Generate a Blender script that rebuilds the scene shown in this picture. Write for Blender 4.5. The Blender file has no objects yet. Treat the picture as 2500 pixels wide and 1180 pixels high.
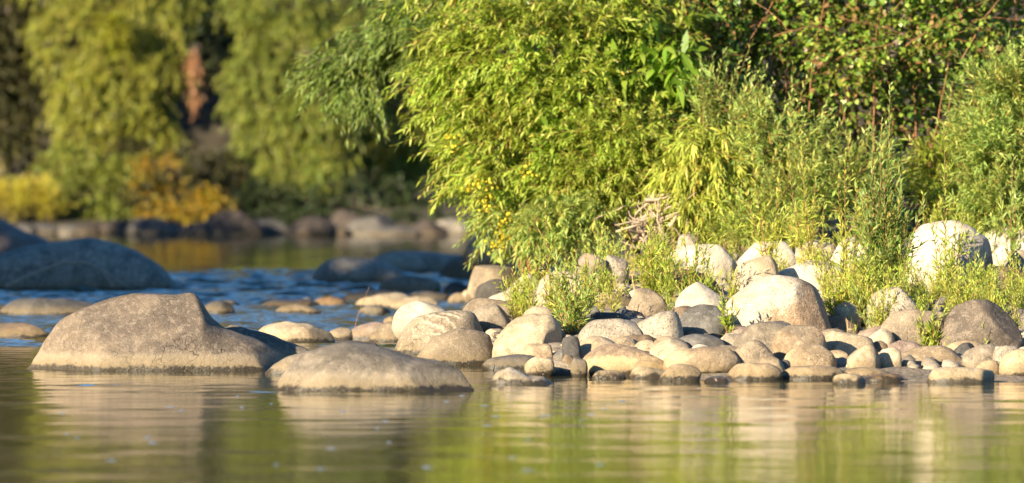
import bpy, math
import numpy as np
from mathutils import Vector

R = math.radians
S = bpy.context.scene
COL = S.collection

# ------------------------------------------------------------------ camera
F = 13900.0            # focal length in photo pixels (photo is 2500 wide)
CAMH = 1.2
HZ = 425.0             # horizon row
cam_d = bpy.data.cameras.new('camera')
cam = bpy.data.objects.new('camera', cam_d)
COL.objects.link(cam)
S.camera = cam
cam_d.sensor_width = 36.0
cam_d.lens = 36.0 * F / 2500.0
cam_d.clip_start = 0.5
cam_d.clip_end = 2000.0
PITCH = math.atan((590.0 - HZ) / F)
cam.location = (0, 0, CAMH)
cam.rotation_euler = (R(90) - PITCH, 0, 0)
cam_d.dof.use_dof = True
cam_d.dof.focus_distance = 36.3
cam_d.dof.aperture_fstop = 2.5
cam_d.dof.aperture_blades = 9

# ------------------------------------------------------------------ light
SUN_AZ = 44.0          # degrees from "behind the camera" towards the left
SUN_EL = 19.0
w = bpy.data.worlds.new("World")
S.world = w
w.use_nodes = True
nt = w.node_tree
nt.nodes.clear()
out = nt.nodes.new('ShaderNodeOutputWorld')
bg = nt.nodes.new('ShaderNodeBackground')
sky = nt.nodes.new('ShaderNodeTexSky')
sky.sky_type = 'NISHITA'
sky.sun_disc = False
sky.sun_elevation = R(SUN_EL)
sky.sun_rotation = R(180 + SUN_AZ)
sky.air_density = 1.0
sky.dust_density = 0.2
sky.ozone_density = 4.0
bg.inputs[1].default_value = 0.068
hsv = nt.nodes.new('ShaderNodeHueSaturation')
hsv.inputs['Saturation'].default_value = 1.2
nt.links.new(sky.outputs[0], hsv.inputs['Color'])
nt.links.new(hsv.outputs[0], bg.inputs[0])
nt.links.new(bg.outputs[0], out.inputs[0])
sl = bpy.data.lights.new('sun', 'SUN')
sun = bpy.data.objects.new('sun', sl)
COL.objects.link(sun)
sl.energy = 5.0
sl.angle = R(0.5)
sl.color = (1.0, 0.84, 0.59)
TOSUN = Vector((-math.sin(R(SUN_AZ)) * math.cos(R(SUN_EL)), -math.cos(R(SUN_AZ)) * math.cos(R(SUN_EL)), math.sin(R(SUN_EL))))
sun.rotation_euler = TOSUN.to_track_quat('Z', 'Y').to_euler()
sun.location = (-20, -20, 20)
S.view_settings.view_transform = 'Standard'
S.view_settings.look = 'None'
S.view_settings.gamma = 1.0
S.view_settings.exposure = 1.75
S.cycles.use_denoising = True
S.cycles.max_bounces = 8
S.cycles.diffuse_bounces = 3
S.cycles.glossy_bounces = 3
S.cycles.transmission_bounces = 4
S.cycles.sample_clamp_indirect = 6.0
S.cycles.caustics_reflective = False
S.cycles.caustics_refractive = False

# ------------------------------------------------------------------ helpers
cp, sp = math.cos(PITCH), math.sin(PITCH)

def P(px, py, Y):
    """point of the place seen at photo pixel (px, py) at distance Y along +Y"""
    a = (px - 1250.0) / F
    b = -(py - 590.0) / F
    dy = cp + b * sp
    dz = -sp + b * cp
    s = Y / dy
    return np.array((a * s, Y, CAMH + dz * s))

def y_water(py):
    return CAMH * F / (py - HZ)

def y_bank(py):
    return (CAMH + 0.07 * 33) * F / (py - HZ + 0.07 * F)

def tag(o, label=None, cat=None, group=None, kind=None):
    if label: o['label'] = label
    if cat: o['category'] = cat
    if group: o['group'] = group
    if kind: o['kind'] = kind
    return o

def mesh(name, V, loops, totals, mat, parent=None, smooth=True, loc=None):
    me = bpy.data.meshes.new(name)
    V = np.asarray(V, dtype=np.float32)
    loops = np.asarray(loops, dtype=np.int32)
    totals = np.asarray(totals, dtype=np.int32)
    starts = np.concatenate(([0], np.cumsum(totals)[:-1])).astype(np.int32)
    me.vertices.add(len(V)); me.vertices.foreach_set('co', V.ravel())
    me.loops.add(len(loops)); me.loops.foreach_set('vertex_index', loops)
    me.polygons.add(len(totals)); me.polygons.foreach_set('loop_start', starts)
    me.polygons.foreach_set('loop_total', totals)
    me.polygons.foreach_set('use_smooth', np.full(len(totals), smooth))
    me.update(calc_edges=True)
    me.validate()
    me.materials.append(mat)
    o = bpy.data.objects.new(name, me)
    COL.objects.link(o)
    if parent: o.parent = parent
    if loc is not None: o.location = loc
    return o

def empty(name, loc, label, cat, group=None):
    o = bpy.data.objects.new(name, None)
    COL.objects.link(o)
    o.location = loc
    o.empty_display_size = 0.1
    return tag(o, label, cat, group)

def sines(rng, n, k0, k1, dims=3):
    """random smooth field: returns f(points) about -1..1"""
    d = rng.normal(size=(n, dims)); d /= np.linalg.norm(d, axis=1)[:, None]
    k = rng.uniform(k0, k1, n) * 2 * math.pi
    ph = rng.uniform(0, 6.283, n)
    def f(p):
        return np.sin(p @ (d * k[:, None]).T + ph).sum(axis=1) / math.sqrt(n)
    return f

# ------------------------------------------------------------------ materials
class NT:
    def __init__(s, name):
        s.m = bpy.data.materials.new(name); s.m.use_nodes = True
        s.t = s.m.node_tree; s.t.nodes.clear()
        s.out = s.n('ShaderNodeOutputMaterial')
    def n(s, typ, **kw):
        nd = s.t.nodes.new(typ)
        for k, v in kw.items(): setattr(nd, k, v)
        return nd
    def l(s, a, b): s.t.links.new(a, b)
    def put(s, sock, v):
        if hasattr(v, 'is_linked') or isinstance(v, bpy.types.NodeSocket): s.l(v, sock)
        elif isinstance(v, (tuple, list)) and len(v) == 3 and sock.type == 'RGBA': sock.default_value = (*v, 1)
        else: sock.default_value = v
    def math(s, op, a, b=0.0, c=None, clamp=False):
        nd = s.n('ShaderNodeMath', operation=op, use_clamp=clamp)
        s.put(nd.inputs[0], a); s.put(nd.inputs[1], b)
        if c is not None: s.put(nd.inputs[2], c)
        return nd.outputs[0]
    def mix(s, f, a, b, blend='MIX'):
        nd = s.n('ShaderNodeMix', data_type='RGBA', blend_type=blend)
        s.put(nd.inputs['Factor'], f)
        s.put(nd.inputs[6], a); s.put(nd.inputs[7], b)
        return nd.outputs[2]
    def noise(s, vec, scale, detail=4, rough=.6, dist=0.0):
        nd = s.n('ShaderNodeTexNoise')
        s.l(vec, nd.inputs['Vector']); nd.inputs['Scale'].default_value = scale
        nd.inputs['Detail'].default_value = detail; nd.inputs['Roughness'].default_value = rough
        nd.inputs['Distortion'].default_value = dist
        return nd.outputs['Fac']
    def ss(s, v, a, b):
        nd = s.n('ShaderNodeMapRange', interpolation_type='SMOOTHSTEP')
        s.put(nd.inputs[0], v); nd.inputs[1].default_value = a; nd.inputs[2].default_value = b
        return nd.outputs[0]

def rock_mat(name, a, b, speck=.5, stain=None, stain_dir=None, stain_at=0.5, lichen=.3, dark_specks=(.06, .055, .05), bands=False, wet=1.0, rough=.75, bump=1.0, pale_line=0.0):
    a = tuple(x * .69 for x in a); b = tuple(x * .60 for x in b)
    T = NT(name)
    tc = T.n('ShaderNodeTexCoord'); oi = T.n('ShaderNodeObjectInfo'); geo = T.n('ShaderNodeNewGeometry')
    off = T.n('ShaderNodeVectorMath', operation='ADD')
    rv = T.math('MULTIPLY', oi.outputs['Random'], 91.7)
    T.l(tc.outputs['Object'], off.inputs[0]); T.l(rv, off.inputs[1])
    v = off.outputs[0]
    n1 = T.noise(v, 5.0, 5, .6, .3)
    n2 = T.noise(v, 28.0, 5, .7)
    n3 = T.noise(v, 85.0, 3, .75)
    n4 = T.noise(v, 150.0, 2, .7)
    col = T.mix(T.ss(n1, .40, .60), a, b)
    n0 = T.noise(v, 2.4, 4, .55, .5)
    col = T.mix(T.math('MULTIPLY', T.ss(n0, .5, .66), .45), col, tuple(x * f for x, f in zip(b, (.62, .56, .5))))
    col = T.mix(T.math('MULTIPLY', T.ss(n0, .46, .34), .4), col, tuple(min(.7, x * f) for x, f in zip(a, (1.25, 1.22, 1.12))))
    # per-stone brightness so that no two stones are quite alike
    br = T.math('MULTIPLY_ADD', oi.outputs['Random'], .3, .86)
    col = T.mix(1.0, col, T.n('ShaderNodeCombineColor').outputs[0], 'MULTIPLY') if False else col
    hs = T.n('ShaderNodeHueSaturation'); T.l(br, hs.inputs['Value']); T.l(col, hs.inputs['Color']); col = hs.outputs[0]
    col = T.mix(T.math('MULTIPLY', T.ss(n2, .42, .68), .35), col, tuple(min(1, x * .55) for x in a))
    pale = tuple(min(.8, x * 1.45 + .05) for x in a)
    col = T.mix(T.math('MULTIPLY', T.ss(n2, .5, .36), lichen), col, pale)
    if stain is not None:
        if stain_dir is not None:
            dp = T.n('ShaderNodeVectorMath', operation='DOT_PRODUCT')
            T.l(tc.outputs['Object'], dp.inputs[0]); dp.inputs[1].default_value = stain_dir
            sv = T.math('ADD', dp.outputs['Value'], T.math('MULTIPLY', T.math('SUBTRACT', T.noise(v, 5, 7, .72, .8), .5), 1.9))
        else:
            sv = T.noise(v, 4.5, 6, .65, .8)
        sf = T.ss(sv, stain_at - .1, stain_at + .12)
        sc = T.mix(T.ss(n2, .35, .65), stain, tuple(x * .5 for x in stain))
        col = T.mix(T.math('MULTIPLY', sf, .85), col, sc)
    if bands:
        wv = T.n('ShaderNodeTexWave', wave_type='BANDS', bands_direction='DIAGONAL')
        T.l(v, wv.inputs['Vector']); wv.inputs['Scale'].default_value = 5.5
        wv.inputs['Distortion'].default_value = 14.0; wv.inputs['Detail'].default_value = 3
        wv.inputs['Detail Scale'].default_value = .9
        wv.inputs['Scale'].default_value = 7.0
        bm = T.ss(T.noise(v, 4.0, 3), .42, .6)
        col = T.mix(T.math('MULTIPLY', T.ss(wv.outputs['Fac'], .74, .86), T.math('MULTIPLY_ADD', bm, .65, .12)), col, (.12, .09, .06))
        col = T.mix(T.math('MULTIPLY', T.ss(wv.outputs['Fac'], .2, .08), T.math('MULTIPLY', bm, .7)), col, (.46, .38, .28))
    dsf = T.math('MULTIPLY', T.ss(n3, .52, .64), min(1, speck * 1.25))
    col = T.mix(dsf, col, dark_specks)
    lsf = T.math('MULTIPLY', T.ss(n4, .56, .66), speck * .8)
    col = T.mix(lsf, col, pale)
    # thin weathering cracks
    vo = T.n('ShaderNodeTexVoronoi', feature='DISTANCE_TO_EDGE')
    dv = T.n('ShaderNodeVectorMath', operation='ADD'); T.l(v, dv.inputs[0])
    nn = T.n('ShaderNodeTexNoise'); T.l(v, nn.inputs['Vector']); nn.inputs['Scale'].default_value = 6
    T.l(nn.outputs['Color'], dv.inputs[1]); T.l(dv.outputs[0], vo.inputs['Vector']); vo.inputs['Scale'].default_value = 1.7
    crack = T.math('MULTIPLY', T.ss(vo.outputs['Distance'], .012, .0), T.ss(n1, .5, .62))
    col = T.mix(T.math('MULTIPLY', crack, .45), col, (.05, .04, .03))
    # algae and wet line just above the river
    sx = T.n('ShaderNodeSeparateXYZ'); T.l(geo.outputs['Position'], sx.inputs[0])
    pn = T.n('ShaderNodeVectorMath', operation='MULTIPLY'); T.l(geo.outputs['Position'], pn.inputs[0]); pn.inputs[1].default_value = (1, 1, 1)
    wn = T.noise(pn.outputs[0], 22, 4, .65)
    hz = T.math('SUBTRACT', sx.outputs['Z'], T.math('MULTIPLY', T.math('SUBTRACT', wn, .5), .08))
    wetf = T.ss(hz, .038, .016)
    alg = T.ss(hz, .11, .03)
    if pale_line:
        pl = T.math('MULTIPLY', T.ss(hz, .13, .08), pale_line)
        col = T.mix(pl, col, (.44, .36, .25))
    col = T.mix(T.math('MULTIPLY', alg, .5 * wet), col, (.16, .115, .055))
    col = T.mix(T.math('MULTIPLY', wetf, .88 * wet), col, (.018, .015, .011))
    pb = T.n('ShaderNodeBsdfPrincipled')
    T.l(col, pb.inputs['Base Color'])
    T.l(T.math('SUBTRACT', rough, T.math('MULTIPLY', wetf, .45 * wet)), pb.inputs['Roughness'])
    pb.inputs['Specular IOR Level'].default_value = .3
    bh = T.math('ADD', T.math('MULTIPLY', n2, .7), T.math('MULTIPLY', n3, .3))
    bh = T.math('SUBTRACT', bh, T.math('MULTIPLY', crack, .5))
    bp = T.n('ShaderNodeBump'); bp.inputs['Strength'].default_value = .7 * bump; bp.inputs['Distance'].default_value = .014
    T.l(bh, bp.inputs['Height']); T.l(bp.outputs[0], pb.inputs['Normal'])
    T.l(pb.outputs[0], T.out.inputs[0])
    return T.m

M = {}
M['cream'] = rock_mat('cream_granite', (.54, .43, .29), (.43, .33, .21), .35)
M['white'] = rock_mat('white_granite', (.66, .57, .45), (.57, .48, .36), .3, lichen=.15)
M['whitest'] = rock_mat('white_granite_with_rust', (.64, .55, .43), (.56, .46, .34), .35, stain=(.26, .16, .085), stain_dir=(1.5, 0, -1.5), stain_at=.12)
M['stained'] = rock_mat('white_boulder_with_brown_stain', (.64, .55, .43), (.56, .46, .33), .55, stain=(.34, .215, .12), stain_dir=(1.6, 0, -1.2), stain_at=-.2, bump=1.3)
M['tan'] = rock_mat('tan_river_stone', (.45, .335, .205), (.33, .245, .155), .4)
M['tanstain'] = rock_mat('tan_stone_rust_patches', (.46, .36, .24), (.38, .29, .19), .4, stain=(.24, .15, .08), stain_at=.56)
M['ochre'] = rock_mat('ochre_stone_brown_top', (.52, .38, .20), (.46, .33, .18), .3, stain=(.24, .175, .125), stain_dir=(-.2, 0, 5.0), stain_at=.5)
M['grey'] = rock_mat('grey_river_stone', (.33, .265, .19), (.25, .205, .15), .5)
M['bigrey'] = rock_mat('grey_brown_granite', (.215, .165, .12), (.14, .108, .082), .6, lichen=.45, pale_line=.28, bump=1.2)
M['lowgrey'] = rock_mat('smooth_grey_granite', (.205, .17, .13), (.14, .12, .095), .5, lichen=.4, pale_line=.25)
M['greytan'] = rock_mat('grey_tan_stone', (.35, .27, .18), (.235, .185, .13), .45)
M['speck'] = rock_mat('speckled_granite', (.48, .40, .30), (.37, .31, .235), .9, dark_specks=(.07, .065, .06), bump=1.3)
M['brown'] = rock_mat('brown_stone', (.25, .175, .11), (.19, .14, .09), .4)
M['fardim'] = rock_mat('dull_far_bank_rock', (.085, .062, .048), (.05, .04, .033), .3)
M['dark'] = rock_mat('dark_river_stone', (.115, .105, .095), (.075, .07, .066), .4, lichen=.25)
M['slate'] = rock_mat('slate_blue_stone', (.17, .155, .14), (.115, .108, .10), .4, lichen=.4)
M['blue'] = rock_mat('smooth_dark_boulder', (.40, .35, .28), (.22, .195, .16), .6, lichen=.7, bump=1.8)
M['orange'] = rock_mat('rusty_orange_stone', (.34, .20, .10), (.22, .13, .07), .35)
M['pink'] = rock_mat('pinkish_brown_stone', (.34, .245, .19), (.24, .175, .145), .35)
M['wetblack'] = rock_mat('wet_black_stone', (.02, .02, .024), (.03, .03, .035), .2, rough=.25)
M['gneiss'] = rock_mat('banded_gneiss', (.44, .36, .26), (.36, .29, .20), .5, bands=True, bump=1.4)

def leaf_mat(name, cols, trans=.38, rough=.5, spec=.35):
    T = NT(name)
    geo = T.n('ShaderNodeNewGeometry')
    cr = T.n('ShaderNodeValToRGB'); T.l(geo.outputs['Random Per Island'], cr.inputs[0])
    e = cr.color_ramp.elements
    while len(e) < len(cols): e.new(.5)
    for i, (p, c) in enumerate(cols):
        e[i].position = p; e[i].color = (*c, 1)
    tc = T.n('ShaderNodeTexCoord')
    nz = T.noise(tc.outputs['Object'], 2.2, 3, .6)
    hs = T.n('ShaderNodeHueSaturation'); T.l(cr.outputs[0], hs.inputs['Color'])
    T.l(T.math('MULTIPLY_ADD', nz, 1.1, .45), hs.inputs['Value'])
    T.l(T.math('MULTIPLY_ADD', nz, .06, .47), hs.inputs['Hue'])
    pb = T.n('ShaderNodeBsdfPrincipled'); pb.inputs['Roughness'].default_value = rough
    pb.inputs['Specular IOR Level'].default_value = spec
    T.l(hs.outputs[0], pb.inputs['Base Color'])
    tr = T.n('ShaderNodeBsdfTranslucent')
    T.l(T.mix(1.0, hs.outputs[0], (1.3, 1.25, .7), 'MULTIPLY'), tr.inputs[0])
    mx = T.n('ShaderNodeMixShader'); mx.inputs[0].default_value = trans
    T.l(pb.outputs[0], mx.inputs[1]); T.l(tr.outputs[0], mx.inputs[2]); T.l(mx.outputs[0], T.out.inputs[0])
    return T.m

def plain(name, c1, c2, scale=20, rough=.8, bump=.3, dist=.01):
    T = NT(name)
    tc = T.n('ShaderNodeTexCoord')
    n = T.noise(tc.outputs['Object'], scale, 5, .65)
    pb = T.n('ShaderNodeBsdfPrincipled'); pb.inputs['Roughness'].default_value = rough
    pb.inputs['Specular IOR Level'].default_value = .25
    T.l(T.mix(T.ss(n, .35, .65), c1, c2), pb.inputs['Base Color'])
    bp = T.n('ShaderNodeBump'); bp.inputs['Strength'].default_value = bump; bp.inputs['Distance'].default_value = dist
    T.l(n, bp.inputs['Height']); T.l(bp.outputs[0], pb.inputs['Normal'])
    T.l(pb.outputs[0], T.out.inputs[0])
    return T.m

L_willow = leaf_mat('willow_leaf', [(0, (0.173, 0.259, 0.028)), (.4, (0.266, 0.351, 0.038)), (.75, (0.361, 0.42, 0.066)), (.96, (0.44, 0.447, 0.12)), (1, (0.48, 0.324, 0.055))])
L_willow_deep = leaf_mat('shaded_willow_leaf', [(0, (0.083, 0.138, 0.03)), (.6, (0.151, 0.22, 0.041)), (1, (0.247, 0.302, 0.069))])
L_silver = leaf_mat('narrow_grey_green_leaf', [(0, (0.169, 0.269, 0.069)), (.4, (0.27, 0.368, 0.089)), (.8, (0.387, 0.468, 0.114)), (.97, (0.539, 0.536, 0.152)), (1, (0.539, 0.302, 0.076))], rough=.45)
L_sapling = leaf_mat('sapling_leaf', [(0, (0.122, 0.21, 0.055)), (.4, (0.194, 0.289, 0.07)), (.8, (0.28, 0.368, 0.089)), (.97, (0.389, 0.42, 0.119)), (1, (0.413, 0.236, 0.06))], rough=.45)
L_yellow = leaf_mat('yellow_green_leaf', [(0, (0.26, 0.331, 0.05)), (.5, (0.369, 0.427, 0.062)), (.9, (0.492, 0.496, 0.098)), (1, (0.548, 0.385, 0.087))])
L_vine = leaf_mat('vine_leaf', [(0, (0.072, 0.147, 0.02)), (.35, (0.125, 0.215, 0.026)), (.7, (0.22, 0.32, 0.04)), (.84, (0.343, 0.427, 0.067)), (.93, (.27, .16, .06)), (1, (.26, .15, .07))], trans=.3, rough=.4, spec=.5)
L_bright = leaf_mat('bright_lance_leaf', [(0, (0.114, 0.216, 0.018)), (.6, (0.194, 0.295, 0.024)), (1, (0.308, 0.374, 0.06))], trans=.42)
L_far = leaf_mat('far_willow_leaf', [(0, (0.17, 0.201, 0.025)), (.5, (0.263, 0.281, 0.037)), (.9, (0.356, 0.34, 0.054)), (1, (0.403, 0.296, 0.058))])
L_farg = leaf_mat('far_green_leaf', [(0, (0.122, 0.165, 0.027)), (.5, (0.196, 0.24, 0.038)), (1, (0.309, 0.301, 0.057))])
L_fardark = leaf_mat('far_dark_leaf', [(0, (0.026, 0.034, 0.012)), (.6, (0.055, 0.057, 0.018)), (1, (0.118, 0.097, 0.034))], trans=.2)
L_mist = leaf_mat('mistletoe_leaf', [(0, (0.215, 0.239, 0.01)), (1, (0.33, 0.328, 0.018))])
L_gold = leaf_mat('golden_autumn_leaf', [(0, (0.289, 0.176, 0.015)), (.4, (0.4, 0.235, 0.015)), (.7, (0.466, 0.329, 0.025)), (.9, (0.222, 0.258, 0.037)), (1, (0.133, 0.164, 0.037))])
L_ygrass = leaf_mat('far_yellow_grass', [(0, (0.373, 0.379, 0.024)), (.6, (0.517, 0.465, 0.048)), (1, (0.589, 0.418, 0.12))])
L_dead = leaf_mat('dead_rust_leaf', [(0, (0.286, 0.137, 0.058)), (1, (0.429, 0.221, 0.098))], trans=.15)
L_flower = leaf_mat('yellow_flower', [(0, (.58, .44, .02)), (1, (.68, .52, .05))], trans=.2)
B_bark = plain('grey_bark', (.16, .13, .10), (.09, .072, .055), 14)
B_pale = plain('pale_dry_wood', (.42, .33, .24), (.28, .21, .145), 25)
B_cane = plain('reddish_cane', (.26, .13, .055), (.17, .085, .04), 30)
B_green = plain('yellow_green_stem', (.26, .24, .07), (.22, .15, .05), 30)

# ------------------------------------------------------------------ leaves and stems
UP = np.array((0, 0, 1.0))
def nrm(v):
    v = np.asarray(v, float)
    return v / (np.linalg.norm(v, axis=-1, keepdims=True) + 1e-9)

class Acc:
    """collects leaves and stems of one plant"""
    def __init__(s, seed):
        s.r = np.random.default_rng(seed)
        s.B, s.D, s.L, s.W = [], [], [], []
        s.poly = []
    def leaves(s, B, D, L, W):
        s.B.append(np.atleast_2d(B)); s.D.append(np.atleast_2d(D)); s.L.append(np.atleast_1d(L)); s.W.append(np.atleast_1d(W))
    def shoot(s, p0, d0, L, bend, n, ll, lw, ang=45, start=.08, rad=.0025, stem=True, side=None):
        r = s.r
        d0 = nrm(d0); bend = np.asarray(bend, float)
        t = np.linspace(0, 1, 6)[:, None]
        pts = p0 + d0 * t * L + bend * t ** 2 * L
        if stem: s.poly.append((pts, rad, rad * .35))
        k = start + (1 - start) * (np.arange(n) + r.uniform(0, .8, n)) / n
        k = k[:, None]
        pos = p0 + d0 * k * L + bend * k ** 2 * L
        tan = nrm(d0 + 2 * bend * k)
        a = nrm(np.cross(tan, UP + r.normal(0, .1, 3)))
        b = np.cross(a, tan)
        phi = np.arange(n) * 2.4 + r.uniform(0, 6)
        phi = phi[:, None] + r.normal(0, .35, (n, 1))
        perp = a * np.cos(phi) + b * np.sin(phi)
        an = np.radians(r.normal(ang, 11, (n, 1)) * (1 - .4 * k))
        D = nrm(tan * np.cos(an) + perp * np.sin(an))
        l = ll * r.uniform(.6, 1.15, n) * (1 - .45 * k[:, 0] ** 3)
        s.leaves(pos, D, l, lw * r.uniform(.75, 1.2, n))
        return pts
    def foliage(s, name, mat, parent, droop=.25, shape=((.3, 1.0), (.65, .8)), origin=None):
        B = np.concatenate(s.B); D = nrm(np.concatenate(s.D)); L = np.concatenate(s.L)[:, None]; W = np.concatenate(s.W)[:, None]
        if origin is not None: B = B - origin
        n = len(B); r = s.r
        side = nrm(np.cross(D, UP + r.normal(0, .55, (n, 3))))
        dn = -UP + r.normal(0, .35, (n, 3))
        c = droop * r.uniform(.2, 1.6, (n, 1))
        def at(t): return B + D * L * t + dn * L * c * t * t
        (t1, w1), (t2, w2) = shape
        V = np.stack([at(0), at(t1) - side * W * w1 * .5, at(t1) + side * W * w1 * .5, at(t2) - side * W * w2 * .5, at(t2) + side * W * w2 * .5, at(1.0)], axis=1).reshape(-1, 3)
        base = np.arange(n)[:, None] * 6
        loops = (base + np.array([[0, 2, 1, 1, 2, 4, 3, 3, 4, 5]])).ravel()
        totals = np.tile([3, 4, 3], n)
        return mesh(name, V, loops, totals, mat, parent, smooth=True)
    def stems(s, name, mat, parent, sides=4, origin=None, polys=None):
        V, loops = [], []; base = 0
        for pts, r0, r1 in (polys if polys is not None else s.poly):
            pts = np.asarray(pts, float)
            if origin is not None: pts = pts - origin
            n = len(pts)
            tan = nrm(np.gradient(pts, axis=0))
            ref = np.array((1.0, .13, .2)) if abs(tan[0][0]) < .8 else np.array((.1, 1, .1))
            a = nrm(np.cross(tan, ref)); b = np.cross(tan, a)
            rad = np.linspace(r0, r1, n)[:, None, None]
            ph = np.arange(sides) * 2 * math.pi / sides
            ring = a[:, None, :] * np.cos(ph)[None, :, None] + b[:, None, :] * np.sin(ph)[None, :, None]
            V.append((pts[:, None, :] + ring * rad).reshape(-1, 3))
            i = np.arange(n - 1)[:, None] * sides; j = np.arange(sides)[None, :]; j2 = (j + 1) % sides
            q = np.stack([i + j, i + j2, i + sides + j2, i + sides + j], axis=2).reshape(-1) + base
            loops.append(q); base += n * sides
        V = np.concatenate(V); loops = np.concatenate(loops)
        return mesh(name, V, loops, np.full(len(loops) // 4, 4), mat, parent)

def curve_pts(pts, n=20, wob=0, rng=None):
    pts = np.asarray(pts, float); m = len(pts)
    t = np.linspace(0, m - 1, n)
    o = np.stack([np.interp(t, np.arange(m), pts[:, i]) for i in range(pts.shape[1])], axis=1)
    for _ in range(2):
        o[1:-1] = (o[:-2] + 2 * o[1:-1] + o[2:]) / 4
    if wob: o[1:-1] += rng.normal(0, wob, o[1:-1].shape)
    return o

# ------------------------------------------------------------------ ground
SH_Y = [30, 33.0, 34.4, 35.3, 36.2, 37.5, 42, 46, 52, 60, 75, 100, 118]
SH_X = [9.0, 1.0, .45, .0, -.35, -.6, -.75, -.55, -.45, -.2, 2, 6, 9]
def ground_z(x, y):
    x = np.asarray(x, float); y = np.asarray(y, float)
    xs = np.interp(y, SH_Y, SH_X)
    zf = np.interp(y, [30, 33, 47, 50, 57, 80, 160], [-.21, 0, .98, 1.7, 4.2, 7, 20]) - .02
    zr = np.minimum(zf, .27 * (x - xs))
    zb = np.interp(y, [110, 113.5, 116, 122, 132, 160, 260], [-.5, -.1, .35, 1.3, 6, 22, 40])
    zl = .4 * (-15.5 - x)
    zl = np.minimum(zl, 6)
    zn = np.interp(y, [-30, -8, 2, 6], [1.0, .5, -.1, -.5])
    z = np.maximum.reduce([zr, zb, zl, zn])
    return np.maximum(z, -.5)

def grid(name, xs, ys, zfun, mat, kind='structure'):
    X, Y = (xs, ys) if xs.ndim == 2 else np.meshgrid(xs, ys)
    Z = zfun(X.ravel(), Y.ravel())
    V = np.stack([X.ravel(), Y.ravel(), Z], axis=1)
    ny, nx = X.shape
    i = (np.arange(ny - 1)[:, None] * nx + np.arange(nx - 1)[None, :])
    loops = np.stack([i, i + 1, i + nx + 1, i + nx], axis=2).reshape(-1)
    o = mesh(name, V, loops, np.full(len(loops) // 4, 4), mat)
    return tag(o, kind=kind)

def gmat():
    T = NT('gravelly_river_bank')
    geo = T.n('ShaderNodeNewGeometry'); v = geo.outputs['Position']
    n1 = T.noise(v, 1.3, 5, .6); n2 = T.noise(v, 18, 5, .7)
    vo = T.n('ShaderNodeTexVoronoi'); T.l(v, vo.inputs['Vector']); vo.inputs['Scale'].default_value = 26
    col = T.mix(T.ss(n1, .4, .6), (.16, .12, .075), (.10, .08, .05))
    col = T.mix(T.ss(n2, .4, .62), col, (.20, .165, .12))
    hs = T.n('ShaderNodeHueSaturation'); hs.inputs['Saturation'].default_value = .5
    T.l(vo.outputs['Color'], hs.inputs['Color'])
    col = T.mix(.25, col, hs.outputs[0], 'SOFT_LIGHT')
    # leaf litter and dark soil higher up; plain darker tone over the far bank
    sx = T.n('ShaderNodeSeparateXYZ'); T.l(v, sx.inputs[0])
    col = T.mix(T.ss(sx.outputs['Y'], 104, 108), col, (.04, .032, .018))
    f = T.ss(T.math('ADD', sx.outputs['Z'], T.math('MULTIPLY', n1, .4)), .9, 1.4)
    col = T.mix(f, col, (.035, .028, .014))
    pb = T.n('ShaderNodeBsdfPrincipled'); pb.inputs['Roughness'].default_value = .9
    T.l(col, pb.inputs['Base Color'])
    bp = T.n('ShaderNodeBump'); bp.inputs['Strength'].default_value = .8; bp.inputs['Distance'].default_value = .02
    T.l(T.math('ADD', vo.outputs['Distance'], n2), bp.inputs['Height']); T.l(bp.outputs[0], pb.inputs['Normal'])
    T.l(pb.outputs[0], T.out.inputs[0])
    return T.m
_gr = np.random.default_rng(5)
_g1 = sines(_gr, 14, .15, .9, 2); _g2 = sines(_gr, 14, 1.2, 4, 2)
def gz(x, y):
    p = np.stack([x, y], axis=1)
    z = ground_z(x, y)
    return z + np.where(z > -.4, .02 * _g1(p) + .008 * _g2(p), 0) + np.clip(z - 1.2, 0, 3) * .12 * _g1(p)
gx = np.unique(np.concatenate([np.linspace(-300, -30, 12), np.linspace(-30, -3, 40), np.linspace(-3, 5, 110), np.linspace(5, 30, 30), np.linspace(30, 300, 12)]))
gy = np.unique(np.concatenate([np.linspace(-60, 30, 20), np.linspace(30, 50, 200), np.linspace(50, 130, 120), np.linspace(130, 420, 20)]))
grid('ground', gx, gy, gz, gmat())

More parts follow.
